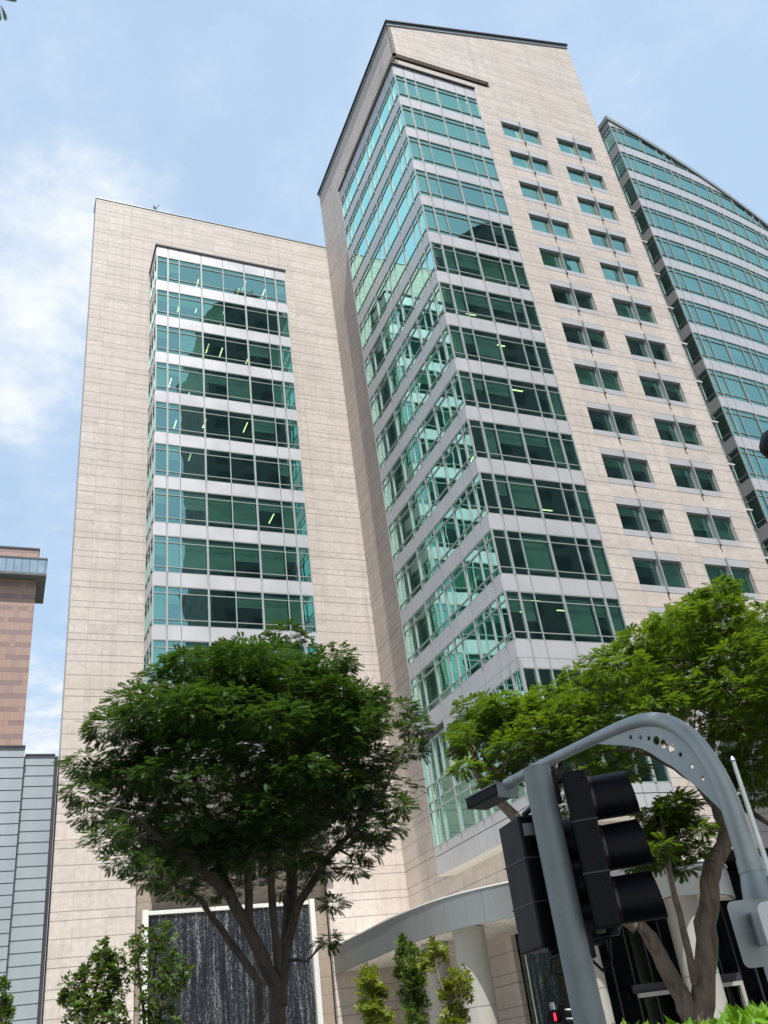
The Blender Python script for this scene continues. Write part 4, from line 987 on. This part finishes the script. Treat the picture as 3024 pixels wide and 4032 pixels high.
# gusset: plate in the plane of the bend with round holes
def gusset():
    bm = bmesh.new(); outer = [p for p in pr if True]
    A_ = [np.array(p) for p in pr if p[1] > 2.62 and p[0] < 1.02]
    inner = []
    for i, p in enumerate(A_):
        t = i/(len(A_)-1); wd = .012+.255*math.sin(math.pi*t)**.8
        tg = A_[min(i+1, len(A_)-1)]-A_[max(i-1, 0)]; tg /= np.linalg.norm(tg); nn = np.array([tg[1], -tg[0]])
        inner.append(p+nn*wd)
    hol = []
    for j, t in enumerate((.22, .30, .39, .475, .545, .62, .69, .755, .82)):
        f = t*(len(A_)-1); i0 = int(f); fr = f-i0
        pc = (A_[i0]*(1-fr)+A_[i0+1]*fr)*.42+(inner[i0]*(1-fr)+inner[i0+1]*fr)*.58
        hol.append((pc, (.016, .017, .018, .030, .032, .032, .018, .017, .017)[j]))
    vs = []
    ring = [bm.verts.new((p[0], p[1], 0)) for p in A_]+[bm.verts.new((p[0], p[1], 0)) for p in reversed(inner)]
    edges = [bm.edges.new((ring[i], ring[(i+1) % len(ring)])) for i in range(len(ring))]
    for pc, r_ in hol:
        c_ = [bm.verts.new((pc[0]+r_*math.cos(2*math.pi*k/16), pc[1]+r_*math.sin(2*math.pi*k/16), 0)) for k in range(16)]
        edges += [bm.edges.new((c_[k], c_[(k+1) % 16])) for k in range(16)]
    bmesh.ops.triangle_fill(bm, use_beauty=True, use_dissolve=False, edges=edges)
    # drop faces that fall in a hole
    bad = [f for f in bm.faces if any((Vector((pc[0], pc[1], 0))-f.calc_center_median()).length < r_*.93 for pc, r_ in hol)]
    bmesh.ops.delete(bm, geom=bad, context='FACES_ONLY')
    nrm = np.array([hv[1], -hv[0]])
    ex = bmesh.ops.extrude_face_region(bm, geom=list(bm.faces))
    for v in ex['geom']:
        if isinstance(v, bmesh.types.BMVert): v.co.z += .014
    for v in bm.verts:
        s, z, o = v.co.x, v.co.y, v.co.z-.007
        v.co = Vector((hv[0]*s+nrm[0]*o, hv[1]*s+nrm[1]*o, z))
    bmesh.ops.recalc_face_normals(bm, faces=list(bm.faces))
    me = bpy.data.meshes.new('gusset_plate'); bm.to_mesh(me); bm.free(); me.materials.append(M['galv'])
    o = bpy.data.objects.new('gusset_plate', me); COL.objects.link(o); o.parent = MS_
gusset()
nrm = np.array([hv[1], -hv[0]])
def fbox(m, s0, s1, o0, o1, z0, z1, tilt=0):
    f = lambda s, o, z: (hv[0]*s+nrm[0]*o, hv[1]*s+nrm[1]*o, z+(s-1.96)*tilt)
    m.hexa([f(s0, o0, z0), f(s1, o0, z0), f(s1, o1, z0), f(s0, o1, z0), f(s0, o0, z1), f(s1, o0, z1), f(s1, o1, z1), f(s0, o1, z1)])
m = MB(); fbox(m, 2.0, 2.40, -.115, .115, 3.375, 3.46, -.05); lm = m.build('lamp_head', M['black'], MS_, bevel=.01)
m = MB(); fbox(m, 1.985, 2.41, -.12, .12, 3.46, 3.472, -.05); fbox(m, 1.98, 1.999, -.11, .11, 3.35, 3.46, -.05); m.build('lamp_lid', M['polegrey'], lm)
m = MB(); m.tube([mp(1.86, 3.465), mp(1.99, 3.455)], .045, 16); m.build('spigot', M['galv'], lm, True)
# collar sleeve and signs on the mast
m = MB(); m.tube([mp(0, 1.85), mp(0, 2.12)], .118, 24); m.build('white_sleeve', M['signwhite'], MS_, True)
def rplate(c, ax, w, h, th, r=.04):     # rounded plate facing ax, centred at c
    s = np.cross(ax, [0, 0, 1]); s /= np.linalg.norm(s); pts = []
    for cx, cz, a0 in ((w/2-r, h/2-r, 0), (-w/2+r, h/2-r, 90), (-w/2+r, -h/2+r, 180), (w/2-r, -h/2+r, 270)):
        for k in range(6): a = RAD(a0+18*k); pts.append((cx+r*math.cos(a), cz+r*math.sin(a)))
    m = MB(); n = len(pts); f = [c+s*x+np.array([0, 0, z])+ax*th/2 for x, z in pts]; b = [v-ax*th for v in f]
    m.add(f+b, [tuple(range(n)), tuple(range(2*n-1, n-1, -1))]+[(i, i+n, (i+1) % n+n, (i+1) % n) for i in range(n)]); return m
mo = np.array([P0[0], P0[1], 0])
sc_ = at(2985, 3670, 6.25)-mo
S1 = rplate(sc_, np.array([.25, -.97, 0]), .30, .36, .004).build('sign_back', M['signback'], MS_)
bx = at(2970, 3660, 6.2)-mo
m = MB(); m.box(bx[0]+.0, bx[0]+.04, bx[1]-.03, bx[1]+.03, bx[2]-.09, bx[2]+.09); m.build('sign_bracket', M['galv'], MS_, bevel=.006)
sc2 = at(3108, 3668, 6.05)-mo
S2 = rplate(sc2, np.array([-.2, -.98, 0]), .26, .34, .004).build('sign_plate', M['signwhite'], MS_)
m = MB(); axx = np.array([-.2, -.98, 0]); m.tube([sc2+axx*.002, sc2+axx*.006], .105, 32); m.build('blue_disc', M['blue'], S2, True)
sg = at(3075, 3478, 6.2)-mo
m = rplate(sg, np.array([-.1, -.99, 0]), .14, .1, .004, .01); m.build('green_plate', M['green'], MS_)

# dark street lamp entering from the right edge, on its own post outside the frame
lp = at(3010, 1765, 11.0); LP = empty('cobra_street_lamp', (lp[0]+2.2, lp[1]-.6, 0), 0, 'dark rounded street lamp head entering at the right edge', 'street lamp'); lo = np.array(LP.location)
e = lp-lo
m = MB(); pts = [e+np.array([-.02, 0, -.02]), e+np.array([.06, 0, 0]), e+np.array([.22, -.02, .03]), e+np.array([.45, -.05, .05]), e+np.array([.6, -.1, .06])]
m.tube(pts, [.09, .20, .25, .2, .07], 20); m.build('lamp_head', M['black'], LP, True)
m = MB(); m.tube([e+np.array([.05, -.04, -.12]), e+np.array([.4, -.07, -.13])], [.12, .15], 16); m.build('lens', dl, LP, True)
m = MB(); m.tube([e+np.array([.6, -.1, .06]), np.array([1.0, 0, e[2]+.2])+0*e, (0, 0, e[2]+.1), (0, 0, e[2]-.5), (0, 0, 0)], [.05, .05, .06, .07, .09], 14); m.build('pole', M['galv'], LP, True)
# slim post in the distance behind the mast
lp = at(3016, 3394, 14); m = MB(); tp = at(2941, 3100, 14); o_ = empty('slim_post', (lp[0], lp[1], 0), 0, 'slim grey post rising behind the curved mast at the right edge', 'post')
m.tube([(0, 0, 0), (0, 0, lp[2]), (0, 0, tp[2]+.4)], [.05, .04, .03], 12); m.build('post_shaft', M['galv'], o_, True)
m = MB(); m.tube([(0, 0, tp[2]+.4), (0, 0, tp[2]+.46)], [.04, .01], 12); m.build('cap', M['galv'], o_, True)
# dish aerial on the roof of the block
ad = at(613, 835, 71); q_ = ad-PC; AE = empty('roof_aerial', loc2w(-16.1, 21.2, 72.8), YAW, 'tiny dish aerial on the roof edge of the left block', 'aerial')
m = MB(); m.tube([(0, 0, 0), (0, 0, 1.0)], .03, 8); m.tube([(-.1, 0, .0), (.3, 0, .0)], .03, 8); m.build('mast', M['frame'], AE, True)
m = MB(); m.tube([(0, 0, .85), (.1, -.06, .9), (.2, -.12, .96)], [.05, .3, .38], 14); m.build('dish', M['frame'], AE, True)
m = MB(); m.tube([(.15, -.1, .9), (.5, -.3, 1.4)], .025, 6); m.build('feed_arm', M['darkmetal'], AE, True)

# ================================================================== LIGHT AND SKY
EL = RAD(65); sdir = np.array([-.22*math.cos(EL), .975*math.cos(EL), -math.sin(EL)])        # travel direction of the sunlight (sun high behind the camera)
sl = bpy.data.lights.new('sun', 'SUN'); sl.energy = 4.4; sl.angle = RAD(.5); sl.color = (1.0, .965, .91)
so = bpy.data.objects.new('sun', sl); COL.objects.link(so); so.rotation_euler = Vector(tuple(sdir)).to_track_quat('-Z', 'Y').to_euler()
wd = bpy.data.worlds.new('World'); scn.world = wd; wd.use_nodes = True; nt = wd.node_tree
bg = nt.nodes['Background']; sky = nd(nt, 'ShaderNodeTexSky'); sky.sky_type = 'NISHITA'; sky.sun_disc = False; sky.sun_elevation = EL
sky.sun_rotation = math.atan2(-sdir[0], -sdir[1]); sky.air_density = 1.2; sky.dust_density = 2.0; sky.ozone_density = 1.2
tc = nd(nt, 'ShaderNodeTexCoord'); v = tc.outputs['Generated']
sp = nd(nt, 'ShaderNodeSeparateXYZ'); nt.links.new(v, sp.inputs[0])
# project the view direction onto a cloud layer
zc = math_n(nt, 'MAXIMUM', sp.outputs[2], .06)
cx = math_n(nt, 'DIVIDE', sp.outputs[0], zc); cy = math_n(nt, 'DIVIDE', sp.outputs[1], zc)
cb = nd(nt, 'ShaderNodeCombineXYZ'); nt.links.new(cx, cb.inputs[0]); nt.links.new(cy, cb.inputs[1])
n1 = noise(nt, cb.outputs[0], 4.2, 9, .6); n2 = noise(nt, cb.outputs[0], 1.1, 4, .5); n3 = noise(nt, cb.outputs[0], 9.0, 6, .62)
# a ragged bank of cumulus in the west (left), clear above it, more cloud near the horizon
px_ = math_n(nt, 'ADD', cx, .255); py_ = math_n(nt, 'ADD', cy, -.68)
perp = math_n(nt, 'ABSOLUTE', math_n(nt, 'ADD', math_n(nt, 'MULTIPLY', px_, .818), math_n(nt, 'MULTIPLY', py_, .576)))
alng = math_n(nt, 'ADD', math_n(nt, 'MULTIPLY', px_, -.576), math_n(nt, 'MULTIPLY', py_, .818))
b1 = math_n(nt, 'MULTIPLY', ramp(nt, perp, [(0, .30), (.05, .25), (.16, 0)]), ramp(nt, alng, [(0, 0), (.1, .8), (.2, 1), (.55, 1), (.76, 0)]))
b2 = ramp(nt, sp.outputs[2], [(.25, .36), (.37, .18), (.42, 0)])
dens = math_n(nt, 'ADD', math_n(nt, 'ADD', math_n(nt, 'MULTIPLY', n1, .55), math_n(nt, 'MULTIPLY', n3, .33)), math_n(nt, 'MAXIMUM', b1, b2))
cl = ramp(nt, dens, [(.40, 0), (.50, .12), (.58, .34), (.68, .70), (.82, .90)])
veil = ramp(nt, n2, [(.3, .74), (.7, .92)])
base = mixc(nt, veil, sky.outputs[0], (3.25, 4.4, 5.85))
cc_ = mixc(nt, ramp(nt, n3, [(.35, 0), (.62, 1)]), (4.5, 5.0, 5.7), (6.1, 6.25, 6.4))
fin = mixc(nt, cl, base, cc_)
nt.links.new(fin, bg.inputs[0]); bg.inputs[1].default_value = .1
vs = scn.view_settings; vs.view_transform = 'Standard'; vs.look = 'None'; vs.exposure = 0.75; vs.gamma = 1.0; vs.use_curve_mapping = False
scn.cycles.max_bounces = 10; scn.cycles.transparent_max_bounces = 16; scn.cycles.glossy_bounces = 5; scn.cycles.diffuse_bounces = 4
scn.cycles.sample_clamp_indirect = 6.0; scn.cycles.caustics_reflective = False
